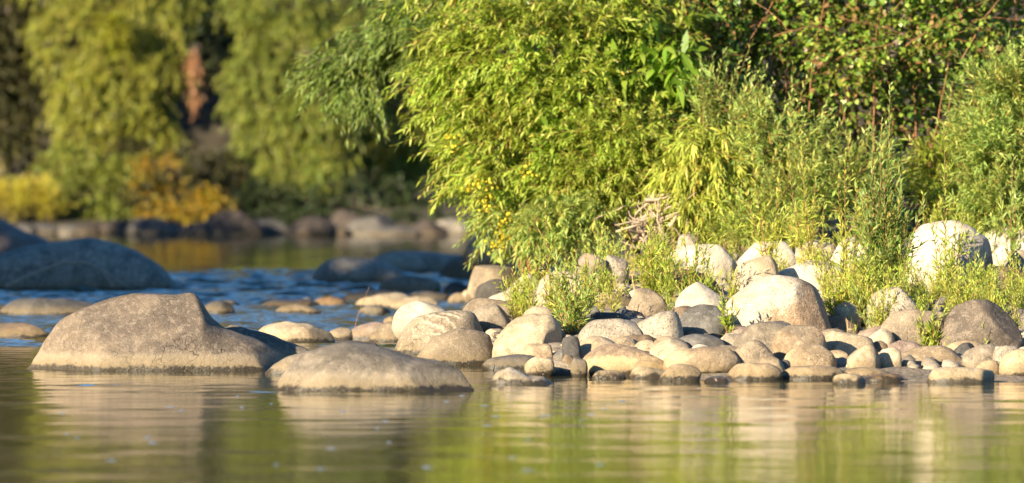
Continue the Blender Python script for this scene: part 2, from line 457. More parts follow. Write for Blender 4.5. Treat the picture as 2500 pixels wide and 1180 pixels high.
# ------------------------------------------------------------------ water
_wr = np.random.default_rng(11)
def waves(n, l0, l1, spread, head):
    """long-crested ripples: list of (kx, ky, phase, amp)"""
    lam = np.exp(_wr.uniform(math.log(l0), math.log(l1), n))
    th = head + _wr.normal(0, spread, n)
    k = 2 * math.pi / lam
    return k * np.cos(th), k * np.sin(th), _wr.uniform(0, 6.283, n), 1.0 / k / math.sqrt(n)
W_calm = waves(34, .14, 1.3, .9, 1.45)
W_rip = waves(46, .10, .9, .7, 1.35)
_env = sines(_wr, 10, .12, .6, 2); _env2 = sines(_wr, 10, .5, 1.6, 2)
def wsum(Wv, x, y):
    z = np.zeros_like(x)
    for kx, ky, ph, a in zip(*Wv):
        s = np.sin(kx * x + ky * y + ph)
        z += a * s
    return z
def wave_amp(x, y):
    p = np.stack([x, y], axis=1)
    e = _env(p * np.array((.5, 1.0))); e2 = _env2(p * np.array((.35, 1.3)))
    sm = lambda a, b, v: np.clip((v - a) / (b - a), 0, 1) ** 2 * (3 - 2 * np.clip((v - a) / (b - a), 0, 1))
    rap = sm(38.0, 41.5, y + .25 * x + .5 * e) * (1 - sm(67, 74, y))
    rap *= np.clip(.75 + .45 * e2, .2, 1.6)
    far = sm(67, 74, y)
    slope_r = .26 * rap
    g = lambda cx, cy, sx, sy: np.exp(-((x - cx) / sx) ** 2 - ((y - cy) / sy) ** 2)
    slope_r += .06 * (g(-1.5, 31.4, .8, .45) + .8 * g(-2.2, 32.4, .6, .4) + g(-2.95, 34.5, .25, .5) + .5 * g(.1, 32.2, .4, .3))
    slope_c = .0095 * np.clip(1 + .5 * e2, .3, 2) * (1 - rap) + .006 * far
    return slope_c, slope_r
def water_z(x, y):
    sc, sr = wave_amp(x, y)
    z = sc * wsum(W_calm, x, y) * 1.4
    m = sr > .002
    zz = np.zeros_like(x); zz[m] = wsum(W_rip, x[m], y[m]) * 1.4
    return z + sr * zz
ys_w = [-6.0, 4, 9, 13, 16]
y = 18.0
while y < 117:
    ys_w.append(y)
    y += .06 if y < 30 else .035 if y < 37 else (.03 if y < 64 else .05 if y < 74 else .16)
ys_w = np.array(ys_w)
u = np.concatenate([[-9, -5, -3, -2, -1.4, -1.2], np.linspace(-1.08, 1.08, 330), [1.2, 1.4, 2, 3, 5, 9]])
XW = u[None, :] * (.092 * np.maximum(ys_w, 22))[:, None]
YW = np.repeat(ys_w[:, None], len(u), axis=1)
def wmat():
    T = NT('river_water')
    geo = T.n('ShaderNodeNewGeometry'); v = geo.outputs['Position']
    mp = T.n('ShaderNodeVectorMath', operation='MULTIPLY'); T.l(v, mp.inputs[0]); mp.inputs[1].default_value = (.6, 1, 1)
    n1 = T.noise(mp.outputs[0], 9, 3, .5); n2 = T.noise(mp.outputs[0], 2.0, 2, .5)
    pb = T.n('ShaderNodeBsdfPrincipled')
    T.l(T.mix(T.ss(n2, .3, .7), (.040, .042, .013), (.052, .046, .018)), pb.inputs['Base Color'])
    pb.inputs['Roughness'].default_value = .05
    pb.inputs['IOR'].default_value = 1.333
    bp = T.n('ShaderNodeBump'); bp.inputs['Strength'].default_value = .25; bp.inputs['Distance'].default_value = .006
    T.l(n1, bp.inputs['Height']); T.l(bp.outputs[0], pb.inputs['Normal'])
    T.l(pb.outputs[0], T.out.inputs[0])
    return T.m
grid('water', XW, YW, water_z, wmat())

# ------------------------------------------------------------------ rocks
_rr = np.random.default_rng(77)
ROCK_AT = []
def rock(name, label, l, r, top, base, mat, peak=.5, prof=None, d=.72, wz=None, where=None, Y=None, p=2.3, rough=1.0, group=None, cat=None, seed=None, sink=.12, py=2.2, cuts=()):
    """one stone. l, r: outline columns; top, base: rows in the photo; prof: outline of its upper edge"""
    if where is None: where = 'w' if base >= 895 or l < 940 and base > 690 else 'b'
    if Y is None: Y = y_water(base) if where in 'wf' else y_bank(base)
    px_m = F / Y
    W = (r - l) / 2 / px_m
    D = W * d
    Yc = Y + D * .75
    px_m = F / Yc
    W = (r - l) / 2 / px_m
    c0 = P((l + r) / 2, base, Y)
    zf = c0[2] if where != 'w' else 0.0
    xc = P((l + r) / 2, base, Yc)[0]
    ztop = P(0, top, Yc)[2]
    H = max(ztop - zf, .03)
    if wz is None: wz = .06 if where == 'w' else .16
    zc = zf + wz * H
    zb = zf - sink * H - (.12 if where == 'w' else .07)
    nu = 40 if W < .2 else 64 if W < .5 else 110
    nv = 28 if W < .2 else 44 if W < .5 else 72
    u = np.linspace(0, math.pi, nu)[1:-1]
    t = -np.cos(u)                                   # -1..1
    rs = np.random.default_rng(seed if seed is not None else int(_rr.integers(1e9)))
    if prof is None:
        if peak == .5: peak = rs.uniform(.34, .66)
        p = p * rs.uniform(.82, 1.12); py = rs.uniform(1.9, 2.5)
    if prof is not None:
        pr = np.array(prof, float)
        pr_x = (pr[:, 0] - (l + r) / 2) / ((r - l) / 2)
        pr_z = CAMH - (pr[:, 1] - HZ) / F * Yc * 1.0
        zt = np.interp(t, pr_x, pr_z)
        tt = np.linspace(-1, 1, 241); z2 = np.interp(tt, pr_x, pr_z)
        ker = np.array([.3, 1, 4, 8, 4, 1, .3]); ker /= ker.sum()
        zp = np.pad(z2, 3, mode='edge'); z2 = np.convolve(zp, ker, 'valid')
        zt = np.interp(t, tt, z2)
        zt = np.maximum(zt, zc + .004)
        e = (1 - np.abs(t) ** 14)
        up = (zt - zc) * e
    else:
        # skew so that the summit sits at "peak"
        pk = 2 * peak - 1
        ts = np.where(t < pk, (t - pk) / (1 + pk), (t - pk) / (1 - pk))
        up = (ztop - zc) * (1 - np.abs(ts) ** p) ** (1 / p)
        up *= 1.0
    endf = (1 - np.abs(t) ** 2.6) ** (1 / 2.6)
    dn = (zc - zb) * endf
    dy = D * (1 - np.abs(t) ** 2.4) ** (1 / 2.4)
    v = np.linspace(0, 2 * math.pi, nv, endpoint=False)
    cv, sv = np.cos(v), np.sin(v)
    ex = 2 / py
    cy = np.sign(cv) * np.abs(cv) ** ex; sz = np.sign(sv) * np.abs(sv) ** ex
    Yy = dy[:, None] * cy[None, :]
    Zz = np.where(sz[None, :] > 0, up[:, None], dn[:, None]) * sz[None, :]
    Zz = Zz + 0 * Yy
    Xx = (t * W)[:, None] + 0 * Yy
    V = np.stack([Xx, Yy, Zz + zc - zf], axis=2).reshape(-1, 3)
    ends = np.array([[-W, 0, zc - zf], [W, 0, zc - zf]])
    V = np.concatenate([V, ends])
    # uneven, worn shape
    sz_ = (W + H) * .5
    f1 = sines(rs, 8, .22 / sz_, .5 / sz_); f2 = sines(rs, 12, .8 / sz_, 1.8 / sz_); f3 = sines(rs, 16, 2.5 / sz_, 6 / sz_)
    ctr = np.array((0, 0, (zc - zf)))
    nn = nrm((V - ctr) / np.array((W, D, max(H, .05))) / np.array((W, D, max(H, .05))))
    k = .6 if prof is not None else 1.0
    rg = rough
    disp = (.06 * k * f1(V) * rg + .024 * k * f2(V) * rg + .0045 * f3(V) * rg) * sz_
    # a few flattened facets, as river-worn stones have
    V = V + nn * disp[:, None]
    for _ in range(6):
        fd = nrm(rs.normal(size=3)); fd[2] = abs(fd[2])
        q = (V - ctr) @ fd
        lim = q.max() * rs.uniform(.76, .94)
        over = np.maximum(q - lim, 0)
        V = V - fd[None, :] * over[:, None] * (.8 if prof is None else .4)
    for cn, cf in cuts:
        fd = nrm(np.array(cn, float)); q = (V - ctr) @ fd
        over = np.maximum(q - q.max() * cf + .012 * sz_ * f2(V), 0)
        V = V - fd[None, :] * over[:, None] * .92
    if prof is None:
        V[:, 0] *= W * 1.18 / np.abs(V[:, 0]).max(); V[:, 2] = np.where(V[:, 2] > 0, V[:, 2] * (H * 1.02 / V[:, 2].max()), V[:, 2])
    m = nu - 2
    i = np.arange(m - 1)[:, None] * nv; j = np.arange(nv)[None, :]; j2 = (j + 1) % nv
    quads = np.stack([i + j, i + nv + j, i + nv + j2, i + j2], axis=2).reshape(-1)
    a = m * nv
    t1 = np.stack([np.full(nv, a), np.arange(nv), (np.arange(nv) + 1) % nv], axis=1).reshape(-1)
    o_ = (m - 1) * nv
    t2 = np.stack([np.full(nv, a + 1), o_ + (np.arange(nv) + 1) % nv, o_ + np.arange(nv)], axis=1).reshape(-1)
    loops = np.concatenate([quads, t1, t2]); totals = np.concatenate([np.full(len(quads) // 4, 4), np.full(2 * nv, 3)])
    o = mesh(name, V, loops, totals, M[mat], loc=(xc, Yc, zf))
    big = W > .38
    ROCK_AT.append((xc, Yc, W, D, label))
    return tag(o, label, cat or ('boulder' if big else 'rock'), group)

B, K = 'boulder', 'river_rock'
FG = 'boulders standing in the near water'
SR = 'stones along the near waterline'
BR = 'boulders among the shoots on the bank'
MR = 'stones at the edge of the rapids'
FR = 'rocks along the far bank'
ROCKS = [
 # --- boulders in the near water
 (B, 'largest grey-brown boulder in the river, peaked, with a long slope down to its left', 55, 735, 708, 905, 'bigrey', dict(prof=[(55,903),(75,885),(100,858),(125,825),(155,788),(200,762),(260,739),(330,718),(385,709),(430,709),(465,703),(482,708),(498,735),(518,766),(550,795),(590,812),(640,832),(690,858),(730,892)], d=.42, wz=.02, group=FG, p=2, seed=3, cuts=[((-.7, -.75, .25), .78), ((.72, -.45, .5), .88), ((-.1, -.8, .75), .86)])),
 (B, 'smooth shaded slab sloping away right behind the largest boulder', 500, 800, 790, 905, 'lowgrey', dict(prof=[(500,880),(530,800),(560,793),(610,812),(680,829),(740,847),(775,862),(800,885)], d=.4, Y=35.4, wz=.02, group=FG, seed=8)),
 (B, 'low elongated grey boulder nearest the camera, alone in the still water', 660, 1168, 847, 956, 'lowgrey', dict(prof=[(660,945),(668,925),(700,893),(745,865),(800,849),(850,846),(900,849),(950,862),(1000,875),(1050,879),(1100,885),(1140,900),(1160,922),(1168,945)], d=.5, wz=.02, group=FG, seed=4, cuts=[((.5, -.7, .6), .82), ((-.6, -.5, .6), .86)])),
 (B, 'flat dark-footed grey slab tucked behind the nearest low boulder', 645, 840, 845, 914, 'lowgrey', dict(prof=[(645,908),(660,890),(700,868),(750,852),(790,846),(840,850)], d=.5, group=FG)),
 (K, 'smooth dark grey dome just above the nearest low boulder', 805, 942, 832, 878, 'dark', dict(group=FG, peak=.45, Y=36.9)),
 (K, 'low cream rock with a dark waterline just right of the largest boulder', 638, 815, 786, 838, 'cream', dict(group=FG, peak=.4)),
 (K, 'small round grey stone beside the low cream rock', 803, 866, 800, 832, 'grey', dict(group=MR)),
 (K, 'pinkish tan flat stone left of the banded boulder', 852, 962, 787, 832, 'pink', dict(group=MR)),
 (K, 'dark wet-footed grey stone touching the banded boulder', 905, 990, 787, 838, 'greytan', dict(group=MR, peak=.6)),
 (K, 'tiny tan stone peeping over the dark wet-footed one', 934, 972, 773, 795, 'tan', dict(group=MR)),
 (B, 'pale dome half hidden behind the banded boulder', 968, 1090, 736, 806, 'white', dict(where='b', Y=38.6, group=BR)),
 (B, 'round boulder with swirling pale and brown mineral bands', 955, 1192, 739, 866, 'gneiss', dict(where='w', prof=[(955,850),(958,830),(965,805),(985,783),(1020,762),(1060,744),(1100,738),(1135,746),(1160,768),(1180,800),(1192,835)], d=.6, wz=.1, group=FG)),
 (B, 'tan-grey boulder leaning in front of the banded one', 1005, 1212, 800, 893, 'greytan', dict(where='w', prof=[(1005,875),(1025,850),(1060,818),(1090,803),(1120,799),(1160,804),(1195,815),(1212,850)], d=.55, group=FG)),
 (B, 'big rounded cream boulder with a cracked right edge at the corner of the bank', 1185, 1379, 767, 893, 'cream', dict(where='w', prof=[(1185,870),(1190,846),(1202,822),(1227,795),(1260,775),(1300,767),(1340,771),(1362,790),(1376,820),(1379,860)], d=.7, wz=.2, group=FG, rough=1.3, cuts=[((.75, -.65, -.1), .76), ((-.1, -.95, .2), .86)])),
 (K, 'blue-black wet stone in front of the big cream boulder', 1187, 1318, 866, 904, 'slate', dict(group=SR, peak=.45)),
 (K, 'flat cream stone with a raised knob, lying out in the water', 1195, 1352, 897, 938, 'white', dict(prof=[(1195,930),(1215,910),(1243,897),(1270,907),(1295,917),(1330,919),(1352,933)], group=SR)),
 (K, 'flat pale speckled stone at the water edge below the first sapling', 1312, 1430, 880, 917, 'speck', dict(group=SR)),
 (K, 'small pale stone wedged behind the blue-black wet one', 1285, 1348, 872, 900, 'cream', dict(group=SR, where='b')),
 (B, 'smooth grey boulder behind the banded boulder', 1128, 1275, 729, 800, 'greytan', dict(where='b', Y=39.0, group=BR, peak=.4)),
 (K, 'brown-grey rounded stone in front of the smooth grey boulder', 1140, 1242, 745, 812, 'grey', dict(where='b', Y=38.2, group=BR)),
 (K, 'small pale stone in the notch left of the big cream boulder', 1186, 1224, 803, 826, 'cream', dict(where='b', Y=37.6, group=SR)),
 (B, 'dull brown boulder at the foot of the overhanging willow', 1143, 1265, 649, 722, 'greytan', dict(where='b', Y=46, group=BR)),
 (K, 'dark brown stone below the dull brown boulder', 1165, 1250, 682, 730, 'dark', dict(where='b', Y=44, group=BR)),
 (B, 'long cream boulder sloping down to the left under the willow', 1180, 1328, 666, 748, 'white', dict(where='b', Y=40.8, prof=[(1180,738),(1200,722),(1235,708),(1265,680),(1290,666),(1312,674),(1328,715)], group=BR)),
 (B, 'pale cream boulder with willow shoots before it', 1308, 1435, 663, 760, 'cream', dict(where='b', Y=38.8, group=BR)),
 (K, 'pale stone left of the first leaning sapling', 1278, 1350, 748, 790, 'cream', dict(where='b', group=BR)),
 (B, 'tan boulder at the back beside the dark bush foot', 1406, 1474, 619, 675, 'pink', dict(where='b', group=BR)),
 (K, 'pale grey stone right of the tan one under the bush', 1468, 1535, 624, 672, 'speck', dict(where='b', group=BR)),
 # --- edge of the rapids
 (K, 'dark grey dome standing at the right of the rapids', 933, 1066, 672, 718, 'greytan', dict(group=MR, where='w', peak=.6)),
 (K, 'long low dark stone below the dark grey dome', 835, 1010, 708, 740, 'dark', dict(group=MR, peak=.6)),
 (K, 'rusty orange stone in the rapids', 757, 848, 725, 753, 'orange', dict(group=MR)),
 (K, 'low black wet slab trailing left of the orange stone', 648, 775, 729, 754, 'wetblack', dict(group=MR, peak=.65)),
 (K, 'small grey stone touching the orange stone', 717, 768, 727, 748, 'slate', dict(group=MR)),
 (K, 'flat pale grey stone alone below the orange stone', 680, 778, 743, 767, 'greytan', dict(group=MR)),
 (K, 'long smooth cream stone beside the rapids', 873, 1003, 716, 752, 'cream', dict(group=MR, where='w')),
 (K, 'flat sandy stone right of the long cream one', 955, 1065, 724, 758, 'cream', dict(group=MR, where='w')),
 (K, 'dark bluish dome in the blue water below the cream stone', 876, 950, 745, 770, 'slate', dict(group=MR)),
 (K, 'dark flat stone between the grey dome and the sandy stone', 1000, 1100, 711, 738, 'dark', dict(group=MR, where='w')),
 (K, 'dark purple-brown stone at the foot of the shaded boulders', 1083, 1152, 689, 724, 'dark', dict(group=MR, where='w')),
 (K, 'small cream stone on the shore left of the long cream boulder', 1125, 1180, 707, 742, 'cream', dict(group=MR, where='w')),
 (K, 'small tan stone beside the little cream one on the shore', 1092, 1142, 716, 742, 'tan', dict(group=MR, where='w')),
 (K, 'dark rock with a sharp back behind the largest boulder', 497, 568, 735, 768, 'dark', dict(group=MR, where='w')),
 (K, 'low dark rock awash right behind the largest boulder', 533, 584, 734, 748, 'blue', dict(group=MR, where='w')),
 (B, 'long blue-grey shaded boulder beyond the rapids', 745, 1000, 627, 690, 'blue', dict(group=MR, where='w', prof=[(745,684),(765,665),(785,645),(815,630),(845,627),(890,634),(930,640),(965,655),(1000,675)], d=.5)),
 (B, 'bluish flat-topped boulder behind the long blue-grey one', 905, 1135, 614, 676, 'blue', dict(group=MR, where='w', Y=69, d=.5)),
 (B, 'reddish black boulder in the shade of the willow', 1080, 1205, 622, 682, 'brown', dict(group=MR, where='w')),
 # --- left
 (B, 'huge dark blue-grey boulder in shade on the left, a bare branch lying on it', -90, 438, 588, 709, 'blue', dict(where='w', prof=[(-90,690),(-60,640),(0,611),(60,598),(130,590),(200,588),(280,598),(340,617),(385,645),(415,672),(438,703)], d=.5, group=FG)),
 (B, 'brownish boulder at the left edge behind the huge dark one', -80, 200, 533, 640, 'pink', dict(where='w', Y=76, prof=[(-80,560),(-30,535),(5,536),(30,550),(60,568),(120,585),(200,600)], group=FG)),
 (K, 'dark low rock in the riffle below the huge dark boulder', 18, 242, 728, 772, 'dark', dict(group=FG, peak=.42, where='w')),
 (K, 'dark rock cut by the left edge of the riffle', -45, 14, 738, 763, 'dark', dict(group=FG, where='w')),
 (K, 'olive-brown low stone at the far left of the calm water', -40, 118, 789, 828, 'brown', dict(group=FG, where='w')),
 # --- far bank
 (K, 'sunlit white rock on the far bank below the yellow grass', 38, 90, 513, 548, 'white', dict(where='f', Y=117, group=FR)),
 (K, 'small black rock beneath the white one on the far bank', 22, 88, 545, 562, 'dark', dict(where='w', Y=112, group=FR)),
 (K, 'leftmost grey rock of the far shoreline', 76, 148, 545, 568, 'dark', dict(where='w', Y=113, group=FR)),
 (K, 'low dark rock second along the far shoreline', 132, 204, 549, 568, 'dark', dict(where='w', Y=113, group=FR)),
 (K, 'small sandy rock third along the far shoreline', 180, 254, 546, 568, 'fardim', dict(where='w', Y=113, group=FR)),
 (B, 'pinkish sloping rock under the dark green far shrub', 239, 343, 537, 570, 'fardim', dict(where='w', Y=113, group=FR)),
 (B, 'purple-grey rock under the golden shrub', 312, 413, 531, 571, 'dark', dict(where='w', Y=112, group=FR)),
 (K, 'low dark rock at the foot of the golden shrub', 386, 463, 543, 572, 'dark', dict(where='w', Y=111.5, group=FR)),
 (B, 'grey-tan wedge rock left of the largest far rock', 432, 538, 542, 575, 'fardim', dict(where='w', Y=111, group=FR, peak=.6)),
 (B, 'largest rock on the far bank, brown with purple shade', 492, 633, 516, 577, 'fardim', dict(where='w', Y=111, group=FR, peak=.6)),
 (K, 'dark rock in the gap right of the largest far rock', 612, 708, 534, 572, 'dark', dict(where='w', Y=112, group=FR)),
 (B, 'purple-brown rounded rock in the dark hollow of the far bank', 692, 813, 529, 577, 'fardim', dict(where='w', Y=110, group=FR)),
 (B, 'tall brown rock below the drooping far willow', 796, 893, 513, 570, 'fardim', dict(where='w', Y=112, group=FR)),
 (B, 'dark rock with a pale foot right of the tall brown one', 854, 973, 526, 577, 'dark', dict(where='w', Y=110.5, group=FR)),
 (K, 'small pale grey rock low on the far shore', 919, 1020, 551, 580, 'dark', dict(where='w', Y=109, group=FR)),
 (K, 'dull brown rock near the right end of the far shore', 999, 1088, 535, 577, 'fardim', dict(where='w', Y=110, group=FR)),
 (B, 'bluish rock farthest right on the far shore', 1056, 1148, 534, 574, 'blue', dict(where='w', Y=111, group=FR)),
 # --- right bank, front row
 (B, 'ochre cobble with a brown top, largest of the front row', 1432, 1629, 840, 918, 'ochre', dict(group=SR, where='w', peak=.5, p=2.1, wz=.15)),
 (K, 'small flat pale stone before the ochre cobble', 1447, 1522, 904, 925, 'cream', dict(group=SR)),
 (K, 'flat cream stone at the right foot of the ochre cobble', 1541, 1628, 895, 925, 'cream', dict(group=SR)),
 (K, 'small round stone with a violet wet foot in the shallows', 1616, 1704, 889, 931, 'tan', dict(group=SR, wz=.3)),
 (K, 'round cream stone under the first leaning sapling', 1414, 1510, 822, 880, 'cream', dict(group=SR, where='b')),
 (K, 'little grey stone right of the round cream one', 1498, 1558, 820, 850, 'greytan', dict(group=SR, where='b')),
 (B, 'dark-flecked grey dome above the ochre cobble', 1424, 1579, 779, 842, 'speck', dict(group=BR, where='b')),
 (K, 'thin tan stone between the ochre cobble and the grey wedge', 1550, 1608, 830, 858, 'cream', dict(group=SR, where='b')),
 (B, 'pale grey wedge-shaped boulder rising to the right', 1545, 1672, 754, 840, 'speck', dict(group=BR, where='b', prof=[(1545,800),(1560,785),(1590,772),(1615,760),(1636,754),(1652,758),(1666,780),(1672,815)])),
 (K, 'rounded grey-cream stone right of the wedge', 1594, 1686, 826, 878, 'cream', dict(group=SR, where='b')),
 (K, 'dark slate slab under the willow shoots', 1655, 1775, 816, 854, 'slate', dict(group=BR, where='b', peak=.4)),
 (K, 'brown flat slab on top behind the slate one', 1638, 1735, 799, 832, 'brown', dict(group=BR, where='b')),
 (K, 'tiny cream stone beside the slate slab', 1690, 1738, 841, 862, 'white', dict(group=SR, where='b')),
 (K, 'broad tan stone behind the pale flat one', 1625, 1792, 847, 900, 'tan', dict(group=SR, where='b', p=2.6)),
 (B, 'wide pale flat-topped stone in the middle of the waterline', 1664, 1815, 862, 916, 'greytan', dict(group=SR, where='w', p=2.8, wz=.2)),
 (K, 'small jet black wet stone in the shallows', 1722, 1782, 918, 934, 'wetblack', dict(group=SR)),
 (K, 'broad tan dome in the shallows right of the black stone', 1777, 1900, 886, 929, 'tan', dict(group=SR, peak=.45, wz=.1)),
 (B, 'grey-brown dome leaning against the big brown boulder foot', 1781, 1900, 831, 895, 'greytan', dict(group=SR, where='b')),
 (B, 'smooth grey-brown boulder below the stained white one', 1795, 1965, 785, 870, 'grey', dict(group=BR, where='b', p=2.1)),
 (B, 'upright tan boulder with a mottled top in the front pile', 1893, 2012, 796, 884, 'tanstain', dict(group=BR, where='b', wz=.35)),
 (K, 'tan stone sloping right below the upright tan boulder', 1920, 2033, 840, 897, 'tan', dict(group=SR, where='b', peak=.35)),
 (K, 'little tan stone left of the sloping tan one', 1850, 1914, 868, 912, 'tan', dict(group=SR, where='b')),
 (K, 'dark little stone in a crevice of the front pile', 1898, 1932, 879, 908, 'dark', dict(group=SR, where='b')),
 (K, 'small cream half-round stone in the front pile', 1922, 1982, 885, 910, 'cream', dict(group=SR, where='w')),
 (B, 'long pale stone with a straight brown foot in the shallows', 1915, 2055, 892, 928, 'tan', dict(group=SR, where='w', p=3, wz=.2)),
 (B, 'long flat tan stone behind the straight-footed one', 1980, 2125, 874, 915, 'tan', dict(group=SR, where='w')),
 (K, 'low tan tongue of stone pointing right', 2048, 2172, 896, 926, 'tan', dict(group=SR, where='w', peak=.4)),
 (K, 'small half-round pale stone alone in the shallows', 2037, 2108, 912, 938, 'cream', dict(group=SR, where='w', peak=.4)),
 (K, 'small orange-brown stone low in the water', 2108, 2200, 912, 931, 'orange', dict(group=SR, where='w', peak=.7)),
 (K, 'small tan stone in front of the pale grey one', 2012, 2074, 855, 884, 'tan', dict(group=SR, where='b')),
 (B, 'pale grey-topped stone right of the upright tan boulder', 2003, 2127, 808, 870, 'cream', dict(group=BR, where='b')),
 (K, 'two-toned tan stone with a brown right foot', 2074, 2146, 842, 898, 'tanstain', dict(group=SR, where='b', peak=.6)),
 (K, 'sunlit tan stone below the speckled boulder', 2118, 2182, 803, 855, 'cream', dict(group=BR, where='b')),
 (K, 'brown stone tucked under the sunlit tan one', 2120, 2168, 832, 866, 'brown', dict(group=BR, where='b')),
 (K, 'round pale stone left of the wide wet-footed boulder', 2142, 2198, 849, 892, 'cream', dict(group=SR, where='b')),
 (B, 'wide flat boulder with a broad dark wet foot', 2143, 2382, 846, 914, 'tan', dict(group=SR, where='w', prof=[(2143,897),(2160,882),(2195,866),(2240,850),(2290,846),(2325,848),(2355,868),(2382,892)], wz=.1, d=.5)),
 (B, 'flat cream stone in the shallows before the wide wet-footed boulder', 2270, 2418, 896, 936, 'cream', dict(group=SR, where='w', p=2.7, wz=.2)),
 (K, 'flat tan stone at the right edge of the shallows', 2404, 2505, 894, 921, 'tan', dict(group=SR, where='w')),
 (K, 'grey-brown stone right of the wide wet-footed boulder', 2352, 2442, 841, 893, 'grey', dict(group=SR, where='b')),
 (K, 'little tan stone under the grey-brown one at right', 2385, 2440, 880, 908, 'tan', dict(group=SR, where='b')),
 (B, 'tan boulder cut by the right edge of the front row', 2448, 2560, 853, 912, 'tan', dict(group=SR, where='b')),
 (K, 'dark-mottled upright stone beside the right-edge tan boulder', 2428, 2490, 845, 898, 'speck', dict(group=SR, where='b')),
 (K, 'small dark stone under the largest right-hand boulder', 2328, 2382, 837, 868, 'dark', dict(group=SR, where='b')),
 (B, 'grey shoulder of rock sloping left from the large right boulder', 2163, 2345, 757, 850, 'greytan', dict(group=BR, where='b', peak=.75, d=.5)),
 (B, 'large grey-brown humped boulder at the right edge', 2278, 2512, 731, 855, 'bigrey', dict(group=BR, where='b', prof=[(2278,800),(2300,765),(2330,745),(2370,732),(2410,733),(2450,750),(2480,775),(2512,820)], wz=.15, d=.5, cuts=[((.55, -.6, .6), .8), ((-.3, -.8, .4), .86)])),
 (K, 'grey stone behind the humped boulder at the right edge', 2455, 2530, 753, 805, 'grey', dict(group=BR, where='b')),
 (B, 'light grey speckled dome among the shoots right of centre', 2117, 2243, 703, 800, 'speck', dict(group=BR, where='b', wz=.2)),
 (K, 'blue-grey speckled stone behind the humped boulder', 2272, 2360, 722, 770, 'slate', dict(group=BR, where='b')),
 (K, 'brown stone below the big white boulder', 2340, 2430, 689, 745, 'brown', dict(group=BR, where='b')),
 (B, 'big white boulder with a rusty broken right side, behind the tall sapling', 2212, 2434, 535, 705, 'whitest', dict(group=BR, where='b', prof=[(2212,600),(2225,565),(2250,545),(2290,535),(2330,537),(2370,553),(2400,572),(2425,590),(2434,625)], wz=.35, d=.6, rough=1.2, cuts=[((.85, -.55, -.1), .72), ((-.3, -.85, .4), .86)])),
 (B, 'flat pale boulder at the upper right edge', 2385, 2560, 553, 610, 'white', dict(group=BR, where='b', Y=42.0)),
 (B, 'pale boulder in front of the flat one at the right edge', 2425, 2560, 580, 645, 'white', dict(group=BR, where='b', Y=40.9)),
 (B, 'lower pale boulder touching the right edge', 2438, 2560, 612, 690, 'cream', dict(group=BR, where='b', Y=39.3)),
 (B, 'dark brown boulder right of the big white one', 2415, 2505, 650, 715, 'brown', dict(group=BR, where='b')),
 (B, 'smooth grey dome out of focus at the bush foot', 2178, 2268, 468, 560, 'slate', dict(group=BR, where='b', Y=43.2)),
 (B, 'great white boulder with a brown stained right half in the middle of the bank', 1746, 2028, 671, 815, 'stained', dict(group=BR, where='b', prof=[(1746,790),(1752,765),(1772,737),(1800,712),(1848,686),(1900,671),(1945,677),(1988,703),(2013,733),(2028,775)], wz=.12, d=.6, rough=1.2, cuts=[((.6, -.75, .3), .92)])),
 (B, 'rounded sandy boulder behind the great stained one', 1796, 1896, 625, 712, 'cream', dict(group=BR, where='b')),
 (B, 'bright white boulder farthest left of the back row', 1636, 1795, 597, 680, 'white', dict(group=BR, where='b')),
 (B, 'rust-tan boulder seen through red-stemmed shoots', 1575, 1745, 655, 722, 'orange', dict(group=BR, where='b', p=2.6)),
 (B, 'cream boulder left of the great stained one', 1648, 1758, 690, 775, 'white', dict(group=BR, where='b')),
 (B, 'dark blue-grey boulder striped by leaf shade', 1655, 1768, 744, 822, 'slate', dict(group=BR, where='b')),
 (K, 'grey-brown stone between the seedlings', 1538, 1630, 704, 768, 'greytan', dict(group=BR, where='b')),
 (B, 'white boulder second in the back row', 1806, 1940, 590, 655, 'white', dict(group=BR, where='b', p=2.7)),
 (B, 'cream boulder third in the back row', 1925, 2055, 587, 655, 'cream', dict(group=BR, where='b', p=2.7)),
 (B, 'pale low boulder just behind the top of the great stained one', 1895, 2065, 636, 705, 'white', dict(group=BR, where='b')),
 (K, 'brown wedge of rock under the thicket', 1772, 1845, 554, 608, 'brown', dict(group=BR, where='b')),
 (K, 'pale stone right of the brown wedge', 1822, 1895, 550, 605, 'cream', dict(group=BR, where='b')),
 (K, 'small grey stone beside the driftwood', 1655, 1705, 571, 608, 'speck', dict(group=BR, where='b')),
 (B, 'pale boulder hidden behind the tall sapling', 2035, 2160, 580, 670, 'white', dict(group=BR, where='b')),
 (B, 'pinkish cream stone among shoots right of the stained boulder', 2035, 2098, 738, 800, 'cream', dict(group=BR, where='b')),
 (K, 'dark netted stone behind the first leaning sapling', 1390, 1475, 745, 792, 'slate', dict(group=BR, where='b')),
 (K, 'dark netted stone above the flecked grey dome', 1435, 1525, 763, 802, 'dark', dict(group=BR, where='b')),
 (K, 'blue-black stone left of the pale wedge boulder', 1492, 1560, 754, 795, 'slate', dict(group=BR, where='b')),
 (K, 'dark upright stone in the cleft by the big cream boulder', 1375, 1418, 822, 885, 'dark', dict(group=SR, where='b', p=3)),
 (K, 'small brown pebble at the foot of the dark upright stone', 1372, 1402, 866, 890, 'brown', dict(group=SR, where='b')),
 (K, 'small grey angular pebble in the cleft', 1394, 1432, 873, 900, 'grey', dict(group=SR, where='b')),
 (B, 'tan boulder out of focus at the left foot of the willow thicket', 1140, 1222, 570, 632, 'tanstain', dict(group=BR, where='f', Y=55)),
 (K, 'small sandy rock under the flat pale boulder at upper right', 2370, 2450, 524, 566, 'cream', dict(group=BR, where='b', Y=43.6)),
]
for kind, label, l, r_, top, base, mat, kw in ROCKS:
    kw = dict(kw)
    rock(kind, label, l, r_, top, base, mat, **kw)

